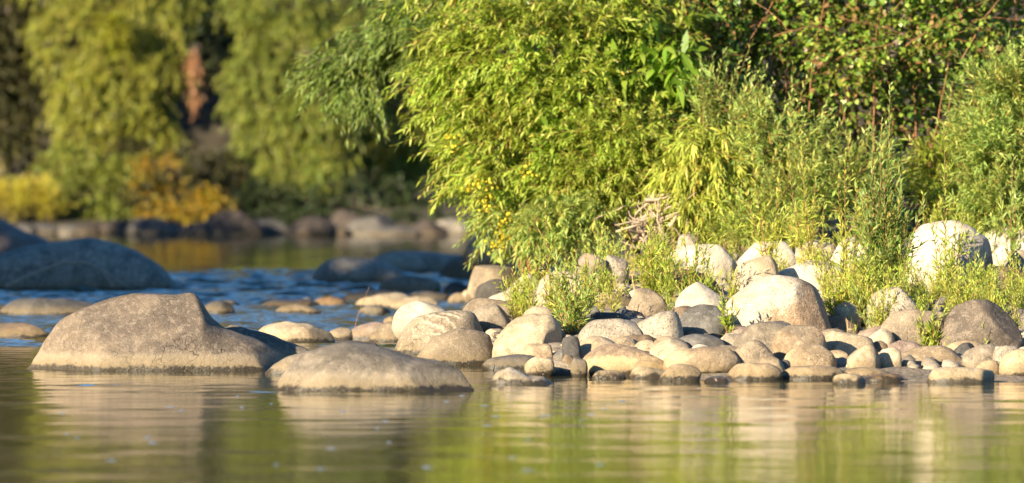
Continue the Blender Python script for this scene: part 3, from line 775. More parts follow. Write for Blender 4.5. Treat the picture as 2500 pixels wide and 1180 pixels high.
# loose gravel and fist-sized stones filling the gaps of the bank (too many to count)
def relation(g, words=9):
    best = []
    for (rx, ry, rw, rd, rl) in ROCK_AT:
        if len(rl.split()) > words or abs(g[0] - rx) > rw + 1.0: continue
        dx, dy = (g[0] - rx) / rw, (g[1] - ry) / rd
        rel = ('just left of' if dx < 0 else 'just right of') if abs(dx) > abs(dy) * .8 else ('behind' if dy > 0 else 'in front of')
        best.append((math.hypot(g[0] - rx, (g[1] - ry)) - .5 * (rw + rd), ' ' + rel + ' the ' + rl))
    best.sort()
    return [b for _, b in best]
# half-buried cobbles wedged between the larger stones
def fillers():
    r = np.random.default_rng(31)
    base = [q for q in ROCK_AT if q[1] < 39.5 and q[0] > -.3]
    seen = set(); made = []
    tries = 0
    while len(made) < 78 and tries < 4000:
        tries += 1
        Y = 34.3 + 3.9 * r.random() ** 1.2
        px = r.uniform(1290, 2490); x = (px - 1250) / F * Y
        rad = r.uniform(.055, .12)
        ok = all(math.hypot((x - q[0]) / (q[2] * .92 + rad * .45), (Y - q[1]) / (q[3] * .8 + rad * .4)) > 1 for q in base)
        ok = ok and all(math.hypot(x - a, Y - b) > rad + c for a, b, c in made)
        if not ok: continue
        z = float(ground_z(x, Y))
        if z < .01: continue
        adj = 'small' if rad < .078 else 'fist-sized' if rad < .1 else 'half-buried'
        mt = ['tan', 'cream', 'greytan', 'grey', 'speck', 'brown', 'pink', 'tanstain', 'slate'][int(r.integers(9))]
        cn = dict(tan='tan', cream='cream', greytan='grey-tan', grey='grey', speck='speckled', brown='brown', pink='pinkish', tanstain='rust-flecked', slate='dark')[mt]
        for b_ in relation((x, Y))[:8]:
            k = (adj, cn, b_)
            if k in seen or len((adj + cn + b_).split()) > 14: continue
            seen.add(k)
            rpx = rad / Y * F
            top = HZ + (CAMH - z - rad * r.uniform(.7, 1.1)) / Y * F; bs = HZ + (CAMH - z) / Y * F
            rock(K, adj + ' ' + cn + ' cobble' + b_, px - rpx, px + rpx, top, bs, mt, where='b', Y=Y - rad * .6, group='cobbles wedged between the larger stones')
            ROCK_AT.pop(); made.append((x, Y, rad)); break
fillers()

def pebble_field():
    r = np.random.default_rng(9)
    n = 3600
    t, f = [], []
    # a small ball
    nu, nv = 7, 8
    u = np.linspace(0, math.pi, nu)[1:-1]; v = np.linspace(0, 2 * math.pi, nv, endpoint=False)
    b = np.stack([(np.sin(u)[:, None] * np.cos(v)), (np.sin(u)[:, None] * np.sin(v)), (np.cos(u)[:, None] + 0 * v)], axis=2).reshape(-1, 3)
    b = np.concatenate([b, [[0, 0, 1], [0, 0, -1]]]); m = nu - 2
    q = []
    for i in range(m - 1):
        for j in range(nv):
            q.append((i * nv + j, (i + 1) * nv + j, (i + 1) * nv + (j + 1) % nv, i * nv + (j + 1) % nv))
    tr = [(m * nv, j, (j + 1) % nv) for j in range(nv)] + [(m * nv + 1, (m - 1) * nv + (j + 1) % nv, (m - 1) * nv + j) for j in range(nv)]
    y = 33.8 + 12 * r.random(n) ** 1.15
    x = np.interp(y, SH_Y, SH_X) + r.random(n) * (y * .1 + 1.2 - np.interp(y, SH_Y, SH_X)) + .12
    z = ground_z(x, y)
    s = r.uniform(.02, .065, n)
    A = r.uniform(.6, 1.3, (n, 3)) * s[:, None]; A[:, 2] *= .65
    ang = r.uniform(0, 6.28, n); ca, sa = np.cos(ang)[:, None], np.sin(ang)[:, None]
    V = b[None] * A[:, None, :]
    V = V * (1 + .12 * r.normal(size=(n, len(b), 1)))
    X = V[..., 0] * ca - V[..., 1] * sa; Yv = V[..., 0] * sa + V[..., 1] * ca
    V = np.stack([X + x[:, None], Yv + y[:, None], V[..., 2] + z[:, None] + .1 * s[:, None]], axis=2).reshape(-1, 3)
    off = np.arange(n)[:, None] * len(b)
    Q = (off[:, :, None] + np.array(q)[None]).reshape(-1); Tt = (off[:, :, None] + np.array(tr)[None]).reshape(-1)
    T = NT('mixed_gravel')
    geo = T.n('ShaderNodeNewGeometry'); cr = T.n('ShaderNodeValToRGB'); T.l(geo.outputs['Random Per Island'], cr.inputs[0])
    e = cr.color_ramp.elements; e[0].color = (.10, .085, .07, 1); e[1].color = (.50, .41, .29, 1)
    n3 = T.noise(geo.outputs['Position'], 140, 3)
    pb = T.n('ShaderNodeBsdfPrincipled'); pb.inputs['Roughness'].default_value = .8
    T.l(T.mix(T.ss(n3, .45, .65), cr.outputs[0], (.12, .10, .08)), pb.inputs['Base Color']); T.l(pb.outputs[0], T.out.inputs[0])
    o = mesh('gravel', V, np.concatenate([Q, Tt]), np.concatenate([np.full(len(Q) // 4, 4), np.full(len(Tt) // 3, 3)]), T.m)
    tag(o, 'loose gravel and small stones between the cobbles of the bank', 'gravel', kind='stuff')
pebble_field()

# ------------------------------------------------------------------ vegetation
def gpos(px, Y):
    """foot of a plant standing at column px and distance Y"""
    x = (px - 1250) / F * Y
    return np.array((x, Y, float(gz(np.array([x]), np.array([Y]))[0])))

def lobe_shoots(A, px, py, Y, rx, ry, rd, n, L=(.25, .5), ll=.1, lw=.014, nl=22, out=1.0, bias=(0, -.2, 0), bend=(0, 0, -.3), jit=.5, ang=42, rad=.0025, shell=.45, stem=True, foot=None):
    """leafy shoots springing outwards from a rounded mass of foliage"""
    r = A.r
    c = P(px, py, Y); s = Y / F
    rad3 = np.array((rx * s, rd, ry * s))
    for _ in range(n):
        q = nrm(r.normal(size=3))
        if q[1] > .35: q[1] *= -1
        k = shell + (1 - shell) * r.random()
        p = c + q * k * rad3
        d = nrm(q * out + np.array(bias) + r.normal(0, jit, 3))
        l = r.uniform(*L)
        A.shoot(p - d * l * .5, d, l, np.array(bend) + r.normal(0, .12, 3), nl, ll, lw, ang, rad=rad, stem=stem)

def limbs(foot, tips, r0, r, wob=.03):
    """woody limbs from the foot of a plant to points inside its crown"""
    polys = []
    for t in tips:
        t = np.asarray(t, float)
        mid = foot * .5 + t * .5 + np.array((0, 0, .18 * np.linalg.norm(t - foot))) * r.uniform(-.3, .8)
        pts = curve_pts([foot + r.normal(0, .04, 3) * (1, 1, 0), foot * .75 + mid * .25 + r.normal(0, wob, 3), mid, t], 14, wob * .3, r)
        polys.append((pts, r0 * r.uniform(.6, 1), r0 * .25))
    return polys

def shrub(name, label, cat, foot, lobes, mat, stem_mat, seed, r0=.018, droop=.25, shape=((.3, 1.0), (.65, .8)), group=None, part='foliage', extra=()):
    root = empty(name, foot, label, cat, group)
    A = Acc(seed)
    tips = []
    for lb in lobes:
        lb = dict(lb); lobe_shoots(A, **lb); tips.append(P(lb['px'], lb['py'], lb['Y'] + .1))
        tips.append(P(lb['px'] + lb['rx'] * A.r.uniform(-.6, .6), lb['py'] + lb['ry'] * A.r.uniform(-.6, .6), lb['Y'] + A.r.uniform(0, .3)))
    A.foliage(part, mat, root, droop=droop, shape=shape, origin=foot)
    A.poly += limbs(foot, tips, r0, A.r)
    A.stems('branches', stem_mat, root, origin=foot, sides=4)
    return root, A

OV = ((.22, 1.0), (.62, .92))
# 1. willow lobe overhanging the water
D_ = dict
f0 = gpos(1300, 44.5)
shrub('willow_shrub', 'bright yellow-green willow thicket leaning out over the water at the centre', 'willow shrub', f0, [
    D_(px=1290, py=130, Y=43.8, rx=290, ry=190, rd=.55, n=330, bias=(-.5, -.5, .1), nl=24, ll=.12, lw=.017),
    D_(px=1120, py=200, Y=44.0, rx=150, ry=130, rd=.4, n=120, bias=(-.9, -.3, -.1), nl=24, ll=.12, lw=.016),
    D_(px=1200, py=330, Y=43.7, rx=150, ry=150, rd=.45, n=190, bias=(-.9, -.3, -.15), nl=26, ll=.12, lw=.016, L=(.3, .6)),
    D_(px=1340, py=420, Y=43.5, rx=230, ry=150, rd=.5, n=240, bias=(-.5, -.5, 0), nl=24, ll=.12, lw=.016),
    D_(px=1400, py=250, Y=43.6, rx=200, ry=150, rd=.5, n=170, bias=(-.2, -.6, .1), nl=22, ll=.12, lw=.018),
    D_(px=1480, py=60, Y=44.0, rx=220, ry=150, rd=.5, n=150, bias=(-.2, -.6, .1), nl=22, ll=.12, lw=.018),
    D_(px=1250, py=-80, Y=44.5, rx=330, ry=150, rd=.8, n=160, bias=(-.3, -.3, .3), nl=22, ll=.13, lw=.02),
    ], L_willow, B_cane, 101, r0=.022)
shrub('willow_shrub', 'small drooping green willow at the dark left foot of the bright thicket', 'willow shrub', gpos(1290, 42.6), [
    D_(px=1235, py=535, Y=43.2, rx=85, ry=60, rd=.3, n=60, bias=(-.7, -.3, -.5), nl=20, ll=.10, lw=.013, L=(.2, .4)),
    D_(px=1330, py=560, Y=42.8, rx=100, ry=50, rd=.3, n=70, bias=(-.2, -.5, -.1), nl=20, ll=.10, lw=.013, L=(.2, .35)),
    D_(px=1400, py=530, Y=42.8, rx=120, ry=70, rd=.3, n=90, bias=(-.1, -.5, .2), nl=20, ll=.10, lw=.013, L=(.2, .35)),
    ], L_silver, B_cane, 102, r0=.012)
# 2. darker branch hanging over the far water
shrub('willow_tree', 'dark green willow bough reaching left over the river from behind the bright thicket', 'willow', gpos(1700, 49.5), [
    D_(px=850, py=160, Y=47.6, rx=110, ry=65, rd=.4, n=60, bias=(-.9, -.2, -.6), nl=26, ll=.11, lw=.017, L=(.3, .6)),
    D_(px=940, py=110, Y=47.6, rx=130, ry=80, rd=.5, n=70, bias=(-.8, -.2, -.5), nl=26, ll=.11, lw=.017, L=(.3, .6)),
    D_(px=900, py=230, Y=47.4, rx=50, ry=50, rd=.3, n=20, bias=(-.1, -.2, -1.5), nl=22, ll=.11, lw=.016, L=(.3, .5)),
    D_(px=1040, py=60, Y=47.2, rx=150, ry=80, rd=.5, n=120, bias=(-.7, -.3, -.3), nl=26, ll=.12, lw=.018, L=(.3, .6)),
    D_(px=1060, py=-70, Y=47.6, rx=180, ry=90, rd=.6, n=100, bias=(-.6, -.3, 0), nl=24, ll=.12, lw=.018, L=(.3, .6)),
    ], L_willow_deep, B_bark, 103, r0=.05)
# 3. vine covered thicket, upper right
def vine_wall():
    foot = gpos(1950, 46.5)
    root = empty('vine_thicket', foot, 'tall dark thicket draped in small round vine leaves with rust-brown dead leaves', 'vine thicket')
    A = Acc(104); r = A.r
    def band(x0, x1, y0, y1, n, Y0=44.5, dep=.9, size=.052, dens=None):
        for _ in range(n):
            px = r.uniform(x0, x1); py = r.uniform(y0, y1)
            # thin the dark hollows
            h = max(math.exp(-((px - 2060) / 190) ** 2 - ((py - 275) / 62) ** 2), .8 * math.exp(-((px - 1960) / 90) ** 2 - ((py - 180) / 50) ** 2),
                    .95 * math.exp(-((px - 2240) / 110) ** 2 - ((py - 330) / 90) ** 2), .7 * math.exp(-((px - 2420) / 60) ** 2 - ((py - 90) / 60) ** 2), .7 * math.exp(-((px - 1640) / 60) ** 2 - ((py - 130) / 50) ** 2))
            if r.random() < h * .93: continue
            q = _vn(np.array([[px / 90., py / 60., 0.]]))[0]
            Y = Y0 + dep * (.5 - .28 * q) + r.normal(0, .18)
            if q < -.75 and r.random() < .75: continue
            p = P(px, py, Y)
            d = nrm(np.array((r.normal(0, .8), -.5, r.normal(.05, .7))))
            L = r.uniform(.1, .28)
            A.shoot(p, d, L, np.array((0, 0, -.35)), int(r.integers(4, 10)), size * r.uniform(.7, 1.2), size * .8 * r.uniform(.75, 1.1), 62, rad=.0022)
    _vn = sines(np.random.default_rng(6), 10, .08, .35)
    band(1480, 2560, -130, 330, 4600)
    band(1750, 2560, 250, 430, 330, Y0=45.0, size=.05)
    band(1380, 1800, -60, 330, 420, Y0=44.0)
    A.foliage('foliage', L_vine, root, droop=.3, shape=OV, origin=foot)
    # canes: upright, slanting and arching
    for k in range(60):
        px = r.uniform(1600, 2520); Y = r.uniform(44.6, 45.6)
        p0 = P(px, r.uniform(330, 520), Y); p1 = P(px + r.normal(0, 60), r.uniform(-150, 120), Y + r.normal(0, .15))
        A.poly.append((curve_pts([p0, (p0 + p1) / 2 + r.normal(0, .06, 3), p1], 12, .008, r), r.uniform(.004, .011), .003))
    for k in range(22):
        px = r.uniform(1500, 2500); py = r.uniform(-20, 300); Y = r.uniform(44.2, 44.9)
        a = r.uniform(-.7, .7) + (0 if r.random() < .5 else .5); l = r.uniform(120, 380)
        p0 = P(px, py, Y); p1 = P(px + l * math.cos(a), py - l * math.sin(a), Y + r.normal(0, .2))
        A.poly.append((curve_pts([p0, (p0 + p1) / 2 + np.array((0, 0, .05)), p1], 12, .006, r), r.uniform(.003, .007), .002))
    # dry hanging bits
    A.stems('canes', B_cane, root, origin=foot)
    # old trunk inside
    T_ = Acc(1)
    T_.poly = [(curve_pts([P(2120, 420, 45.2), P(2135, 300, 45.1), P(2165, 160, 44.7), P(2215, 60, 44.8), P(2235, -120, 45)], 24, .008, r), .06, .045),
               (curve_pts([P(1880, 420, 45.0), P(1868, 250, 44.9), P(1885, 130, 44.8), P(1850, -100, 45)], 20, .008, r), .035, .02)]
    T_.stems('trunk', B_bark, root, sides=10, origin=foot)
    # inner tangle filling the depth of the thicket
    A2 = Acc(105); r = A2.r
    for _ in range(900):
        p = P(r.uniform(1250, 2620), r.uniform(-200, 560), r.uniform(45.3, 46.3))
        A2.shoot(p, nrm(r.normal(size=3)), .35, np.array((0, 0, -.3)), 9, .10, .06, 60, rad=.003)
    A2.foliage('inner_foliage', L_vine, root, shape=OV, origin=foot)
    A2.stems('inner_twigs', B_bark, root, origin=foot)
vine_wall()
# 4. lush broad-lance shoot cluster
shrub('leafy_shrub', 'vivid green shrub with long broad pointed leaves in front of the vines', 'shrub', gpos(1600, 43.9), [
    D_(px=1640, py=150, Y=43.6, rx=90, ry=60, rd=.25, n=26, bias=(.3, -.6, .4), nl=9, ll=.22, lw=.055, L=(.2, .4), ang=58),
    D_(px=1500, py=170, Y=43.7, rx=110, ry=60, rd=.3, n=30, bias=(-.3, -.6, .3), nl=9, ll=.18, lw=.045, L=(.2, .4), ang=55),
    D_(px=1380, py=330, Y=43.3, rx=80, ry=45, rd=.2, n=22, bias=(-.3, -.6, .1), nl=8, ll=.15, lw=.05, L=(.15, .3), ang=60),
    D_(px=1560, py=90, Y=43.8, rx=120, ry=60, rd=.25, n=26, bias=(0, -.6, .4), nl=9, ll=.17, lw=.045, L=(.2, .35), ang=55),
    ], L_bright, B_cane, 106, r0=.012, droop=.45, shape=((.32, 1.0), (.68, .75)))
# 5. fine willows in the middle
shrub('willow_shrub', 'fine-leaved olive willow in the middle, above the driftwood pile', 'willow shrub', gpos(1580, 43.2), [
    D_(px=1520, py=330, Y=43.2, rx=190, ry=90, rd=.35, n=210, bias=(-.2, -.5, .3), nl=24, ll=.09, lw=.012, L=(.2, .4)),
    D_(px=1470, py=430, Y=43.1, rx=170, ry=80, rd=.35, n=170, bias=(-.2, -.5, .2), nl=24, ll=.09, lw=.012, L=(.2, .4)),
    D_(px=1560, py=430, Y=43.2, rx=120, ry=70, rd=.3, n=100, bias=(-.1, -.5, .2), nl=24, ll=.09, lw=.012, L=(.2, .4)),
    ], L_willow, B_cane, 107, r0=.012)
shrub('willow_shrub', 'pale yellow-green willow with curved hanging leaves right of the driftwood', 'willow shrub', gpos(1730, 42.8), [
    D_(px=1720, py=390, Y=42.7, rx=120, ry=110, rd=.35, n=190, bias=(0, -.5, .4), nl=20, ll=.13, lw=.016, L=(.25, .45), bend=(0, 0, -.6)),
    D_(px=1700, py=500, Y=42.6, rx=100, ry=60, rd=.3, n=100, bias=(0, -.5, .2), nl=20, ll=.12, lw=.015, L=(.2, .35)),
    D_(px=1800, py=480, Y=42.7, rx=110, ry=80, rd=.3, n=120, bias=(0, -.5, .3), nl=20, ll=.12, lw=.015, L=(.2, .4)),
    ], L_yellow, B_cane, 108, r0=.012, droop=.6)
shrub('willow_shrub', 'grey-green willow with upright wands between the two thickets', 'willow shrub', gpos(1930, 42.4), [
    D_(px=1780, py=270, Y=43.0, rx=90, ry=80, rd=.25, n=70, bias=(.1, -.3, 1.0), nl=24, ll=.09, lw=.011, L=(.3, .5), bend=(0, 0, .1)),
    D_(px=1900, py=360, Y=42.6, rx=120, ry=100, rd=.3, n=120, bias=(.1, -.3, 1.0), nl=24, ll=.10, lw=.012, L=(.3, .55), bend=(0, 0, .1)),
    D_(px=1960, py=480, Y=42.3, rx=120, ry=90, rd=.3, n=140, bias=(0, -.3, .9), nl=24, ll=.10, lw=.012, L=(.3, .5), bend=(0, 0, .1)),
    D_(px=2080, py=430, Y=42.5, rx=110, ry=80, rd=.3, n=90, bias=(0, -.3, .9), nl=24, ll=.10, lw=.012, L=(.3, .5), bend=(0, 0, .1)),
    D_(px=1850, py=550, Y=42.2, rx=130, ry=50, rd=.3, n=90, bias=(0, -.3, .8), nl=22, ll=.09, lw=.011, L=(.2, .4), bend=(0, 0, .1)),
    ], L_silver, B_cane, 109, r0=.010)
shrub('willow_shrub', 'low yellow-green willow behind the big white boulder', 'willow shrub', gpos(2270, 43.5), [
    D_(px=2290, py=400, Y=43.6, rx=110, ry=70, rd=.3, n=110, bias=(.1, -.4, .5), nl=22, ll=.10, lw=.013, L=(.25, .45)),
    D_(px=2330, py=480, Y=43.2, rx=120, ry=60, rd=.3, n=120, bias=(0, -.4, .4), nl=22, ll=.09, lw=.012, L=(.2, .4)),
    D_(px=2170, py=480, Y=43.8, rx=100, ry=50, rd=.3, n=60, bias=(0, -.4, .4), nl=22, ll=.09, lw=.012, L=(.2, .4)),
    ], L_willow, B_cane, 110, r0=.010)
shrub('willow_shrub', 'large silvery willow filling the right edge', 'willow shrub', gpos(2480, 42.6), [
    D_(px=2430, py=240, Y=42.6, rx=90, ry=90, rd=.3, n=120, bias=(-.2, -.4, .7), nl=26, ll=.11, lw=.013, L=(.3, .55), bend=(0, 0, .05)),
    D_(px=2520, py=230, Y=42.6, rx=100, ry=100, rd=.3, n=100, bias=(.1, -.4, .7), nl=26, ll=.11, lw=.013, L=(.3, .55), bend=(0, 0, .05)),
    D_(px=2440, py=370, Y=42.3, rx=120, ry=90, rd=.3, n=170, bias=(-.2, -.4, .6), nl=26, ll=.11, lw=.013, L=(.3, .5), bend=(0, 0, .05)),
    D_(px=2450, py=490, Y=42.2, rx=130, ry=70, rd=.3, n=170, bias=(-.1, -.4, .5), nl=24, ll=.10, lw=.012, L=(.25, .45), bend=(0, 0, .05)),
    ], L_silver, B_cane, 111, r0=.012)

# goldenrod in flower
def goldenrod():
    foot = gpos(1300, 43.6)
    root = empty('goldenrod', foot, 'goldenrod with small yellow flower heads hanging at the left edge of the willow', 'flowering plant')
    A = Acc(120); Fl = Acc(121); r = A.r
    for (px, py) in [(1170, 440), (1200, 470), (1150, 460), (1185, 500), (1240, 530), (1225, 555), (1230, 580), (1215, 600), (1100, 340), (1290, 420)]:
        tip = P(px, py, 42.9 + r.normal(0, .08))
        base = tip + np.array((.25, .25, -.12)) + r.normal(0, .04, 3)
        A.shoot(base, tip - base, np.linalg.norm(tip - base), np.zeros(3), 16, .10, .02, 50, rad=.003)
        Fl = Acc(int(px)); n = 26
        c = tip + r.normal(0, .035, (n, 3))
        Fl.leaves(c, nrm(r.normal(size=(n, 3))), np.full(n, .022), np.full(n, .02))
        Fl.foliage('blossom', L_flower, root, origin=foot, shape=OV)
    A.foliage('foliage', L_bright, root, origin=foot)
    A.stems('stems', B_green, root, origin=foot)
goldenrod()

# driftwood
def driftwood():
    foot = gpos(1600, 42.9)
    root = tagd = Acc(130); r = root.r
    A = Acc(130)
    for k in range(70):
        px = r.normal(1610, 36); py = r.normal(555, 32); Y = 42.45 + r.normal(0, .12)
        a = r.normal(.15, .9); l = r.uniform(15, 75)
        p0 = P(px - l * math.cos(a), py + l * math.sin(a) * .7, Y); p1 = P(px + l * math.cos(a), py - l * math.sin(a) * .7, Y + r.normal(0, .12))
        A.poly.append((curve_pts([p0, p0 * .6 + p1 * .4 + r.normal(0, .03, 3), p0 * .3 + p1 * .7 + r.normal(0, .03, 3), p1], 12, .004, r), r.uniform(.003, .017), .002))
    for k in range(16):
        px = r.uniform(1570, 1660); Y = 42.4 + r.normal(0, .08)
        p0 = P(px, 590, Y); p1 = P(px + r.normal(0, 30), r.uniform(470, 540), Y)
        A.poly.append((curve_pts([p0, (p0 + p1) / 2 + r.normal(0, .03, 3), p1], 10, .006, r), r.uniform(.006, .012), .003))
    o = A.stems('driftwood_pile', B_pale, None, sides=6, origin=foot)
    o.location = foot
    tag(o, 'tangled pile of pale dry driftwood and roots beneath the thicket', 'driftwood')
driftwood()

# bare branch on the dark left boulder
def lodged():
    Yb = 58.9; r = np.random.default_rng(3)
    A = Acc(140)
    def q(pts, r0, r1):
        A.poly.append((curve_pts([P(a, b, y) for a, b, y in pts], 16, .004, r), r0, r1))
    q([(15, 700, 58.05), (60, 678, 58.1), (110, 655, 58.2), (160, 641, 58.25), (205, 640, 58.25), (240, 654, 58.2), (262, 672, 58.1), (275, 700, 58.0)], .020, .011)
    q([(245, 658, 58.2), (275, 675, 58.1), (312, 702, 58.0)], .014, .008)
    o_ = P(160, 700, 58.1)
    o = A.stems('fallen_branch', B_pale, None, sides=7, origin=o_); o.location = o_
    tag(o, 'bare bleached branch draped over the huge dark boulder', 'branch')
lodged()
def reedstem():
    A = Acc(141); o_ = P(865, 815, 41.6)
    A.poly.append((curve_pts([P(862, 820, 41.6), P(872, 775, 41.6), P(885, 740, 41.6), P(902, 700, 41.6)], 12), .003, .0012))
    o = A.stems('dry_stalk', B_cane, None, sides=5, origin=o_); o.location = o_
    tag(o, 'single thin dry red stalk standing against the blue water', 'stalk')
reedstem()

# ------------------------------------------------------------------ saplings and seedlings
def sapling(name, label, foot, stems, mat, seed, group=None, ll=.075, lw=.0085, cat='willow sapling', cane=None, droop=.2, lean=.12, dens=60, start=.1, rad=.0045, side=(.1, .7)):
    """stems: list of (height, lean x, lean y) from one root"""
    root = empty(name, foot, label, cat, group)
    A = Acc(seed); r = A.r
    for h, lx, ly in stems:
        d = nrm(np.array((lx, ly, 1.0)))
        bend = np.array((-lx * .3, -ly * .3, .05)) + r.normal(0, .03, 3)
        p0 = np.array((r.normal(0, .012), r.normal(0, .012), -.01))
        A.shoot(p0, d, h, bend, int(dens * h) + 4, ll, lw, 38, start=start, rad=rad * (.5 + .5 * min(1, h)))
        for _ in range(int(7 * h * side[1] / .7) if side[1] > 0 else 0):     # side twigs on the lower part
            k = r.uniform(side[0], side[1])
            b = p0 + d * k * h + bend * k * k * h
            dd = nrm(np.array((r.normal(0, .6), r.normal(0, .6), .9)))
            A.shoot(b, dd, r.uniform(.1, .28) * min(1, h + .25), np.array((0, 0, .1)), 12, ll * .9, lw, 40, rad=rad * .4)
    A.foliage('leaves', mat, root, droop=droop)
    A.stems('stems', cane or B_cane, root)
    return root

_r = np.random.default_rng(50)
# main sapling: tall leaders and a bushy skirt
st = [(1.42, .02, 0), (1.2, -.06, .02), (1.12, -.12, 0), (.98, -.2, -.03), (.9, .1, .02), (.86, -.03, -.1)]
st += [(_r.uniform(.35, .8), _r.normal(0, .28), _r.normal(0, .22)) for _ in range(50)]
sapling('willow_sapling', 'tallest bushy willow sapling, in sharp focus with a slender leader, before the big white boulder', gpos(2160, 38.1), st, L_sapling, 200, ll=.098, lw=.0125, dens=56, rad=.006)
SAPS = [
 (2308, 37.9, [(.92, 0, 0), (.5, .12, 0), (.42, -.14, .05), (.3, .2, -.1)], 'thin red-stemmed sapling standing in front of the big white boulder', L_willow),
 (2075, 38.7, [(1.05, -.05, 0), (.8, -.16, 0), (.85, .08, 0), (.5, .2, .1), (.4, -.2, 0)], 'slim sapling close to the left of the tallest sapling', L_yellow),
 (1985, 39.2, [(1.15, -.1, 0), (1.0, -.28, .05), (.8, .05, 0), (.6, .2, 0), (.5, -.3, .1)], 'pale green sapling with spreading wands above the white boulders', L_yellow),
 (1880, 40.0, [(.95, -.18, 0), (.8, .1, 0), (.7, -.3, 0), (.5, .25, 0)], 'blurred pale sapling before the grey-green willow', L_yellow),
 (1470, 40.4, [(.46, .02, 0), (.3, -.15, 0), (.28, .15, 0), (.2, .3, 0)], 'lone upright yellow-green wand before the dark hollow of the thicket', L_willow),
 (2470, 40.4, [(.8, -.05, 0), (.7, .1, 0), (.6, -.22, 0), (.5, .2, 0)], 'sapling at the right edge above the pale boulders', L_silver),
 (1395, 35.95, [(.62, .62, 0), (.5, .35, 0), (.46, -.28, .0), (.42, .05, 0), (.38, -.1, 0), (.36, .5, -.1), (.3, -.4, 0), (.3, .2, 0), (.25, -.2, -.1), (.2, 0, -.1), (.28, .9, 0), (.22, -.6, 0)], 'leaning orange-stemmed sapling growing from the cleft by the big cream boulder', L_silver),
 (1352, 37.3, [(.62, -.1, 0), (.3, -.3, 0), (.28, .1, 0), (.25, .4, 0), (.2, -.1, 0)], 'straight red-tipped seedling behind the big cream boulder', L_yellow),
 (1690, 37.6, [(.5, .05, 0), (.46, -.1, 0), (.42, .2, 0), (.3, -.3, 0), (.3, .4, 0), (.22, 0, 0)], 'red-stemmed sapling at the left shoulder of the great stained boulder', L_willow),
 (1600, 38.1, [(.52, .0, 0), (.42, -.15, 0), (.4, .14, 0), (.3, .3, 0), (.28, -.35, 0)], 'upright sapling rising left of the cream boulder in the middle', L_willow),
 (1965, 35.9, [(.27, .03, 0)], 'single bare-stemmed yellow shoot standing before the stained boulder', L_yellow),
 (2445, 34.9, [(.3, .02, 0), (.14, .4, 0)], 'tiny red-stemmed shoot before the humped right boulder', L_willow),
 (2115, 36.8, [(.5, -.12, 0), (.42, .1, 0), (.4, .25, 0), (.3, -.3, 0), (.3, 0, 0), (.25, .5, 0)], 'green willow clump between the stained boulder and the speckled dome', L_willow),
 (2045, 36.3, [(.44, .1, 0), (.4, -.15, 0), (.35, .3, 0), (.3, -.35, 0), (.25, 0, 0), (.2, .5, 0)], 'low bright clump at the right foot of the stained boulder', L_yellow),
 (1775, 35.5, [(.28, -.25, 0), (.25, .1, 0), (.22, .4, 0), (.2, -.5, 0), (.18, 0, -.1)], 'broad-leaved light green clump at the left foot of the stained boulder', L_willow),
 (2270, 34.8, [(.3, .05, 0), (.28, -.3, 0), (.24, .35, 0), (.24, -.1, 0), (.2, -.5, 0), (.2, .5, 0), (.2, .1, 0), (.15, -.7, 0)], 'pale grassy clump on the sloping grey shoulder of rock', L_willow),
 (2395, 34.75, [(.2, .2, 0), (.15, -.4, 0), (.12, .6, 0)], 'small green sprig at the foot of the humped right boulder', L_silver),
 (1270, 39.9, [(.3, -.2, 0), (.28, .1, 0), (.2, .4, 0), (.2, -.5, 0)], 'low willow sprout on the long cream boulder', L_yellow),
 (1285, 37.8, [(.3, 0, 0), (.3, .25, 0), (.25, -.3, 0), (.2, .5, 0)], 'small sprout beside the smooth grey boulder', L_willow),
]
for i, (px, Y, stl, lab, mt) in enumerate(SAPS):
    g = gpos(px, Y)
    if px in (1395, 1690, 1600, 2115, 2045, 2308, 1352): stl = [(h * 1.25, a, b) for h, a, b in stl] + [(h * .7, a + .25 * (-1) ** k, b - .1) for k, (h, a, b) in enumerate(stl)]
    sapling('willow_sapling', lab, g, stl, mt, 300 + i, ll=.08 if Y < 40 else .095, lw=.0105 if Y < 40 else .012, dens=50)

# seedlings: six forms, copied over the bank in patches
proto = []
for k in range(7):
    r = np.random.default_rng(500 + k)
    n = int(r.integers(4, 9))
    proto.append(sapling('willow_seedling', 'x', np.zeros(3), [(r.uniform(.16, .38), r.normal(0, .25), r.normal(0, .2)) for _ in range(n)], [L_willow, L_yellow, L_silver, L_yellow, L_willow, L_yellow, L_willow][k], 510 + k, ll=.06, lw=.0075, dens=58, rad=.003, cat='willow seedling', cane=B_cane if k % 2 else B_green))
used = set()
PATCH = [
 ((1250, 1480), (38.3, 41), 20, 'thin willow seedling among the cream boulders under the thicket', 'seedlings under the thicket', 1.0),
 ((1400, 1650), (36.6, 40.5), 30, 'willow seedling among the dark netted stones and flecked dome', 'seedlings left of the middle', 1.0),
 ((1600, 1800), (36.2, 41), 22, 'willow seedling around the bright white back boulder', 'seedlings in the middle', .85),
 ((1840, 2080), (38.0, 41.5), 24, 'willow seedling behind the great stained boulder', 'seedlings behind the stained boulder', .9),
 ((2020, 2200), (35.6, 38.0), 36, 'yellow-green seedling in the grassy gap before the tallest sapling', 'seedlings round the speckled dome', 1.0),
 ((2180, 2420), (35.9, 37.9), 34, 'yellowish seedling between the big white boulder and the humped one', 'seedlings before the white boulder', 1.0),
 ((2330, 2540), (35.9, 38.3), 32, 'yellow seedling in the grassy patch at the right edge', 'seedlings at the right edge', 1.0),
 ((1500, 2500), (41.0, 42.3), 34, 'blurred seedling along the foot of the thicket', 'seedlings along the thicket foot', 1.3),
]
def put(src, loc, rz, sc, label, group):
    if src.name not in used:
        used.add(src.name); c = src
    else:
        c = src.copy(); COL.objects.link(c)
        for ch in src.children:
            k = ch.copy(); COL.objects.link(k); k.parent = c
    c.location = loc; c.rotation_euler = (0, 0, rz); c.scale = (sc, sc, sc)
    tag(c, label, 'willow seedling', group)
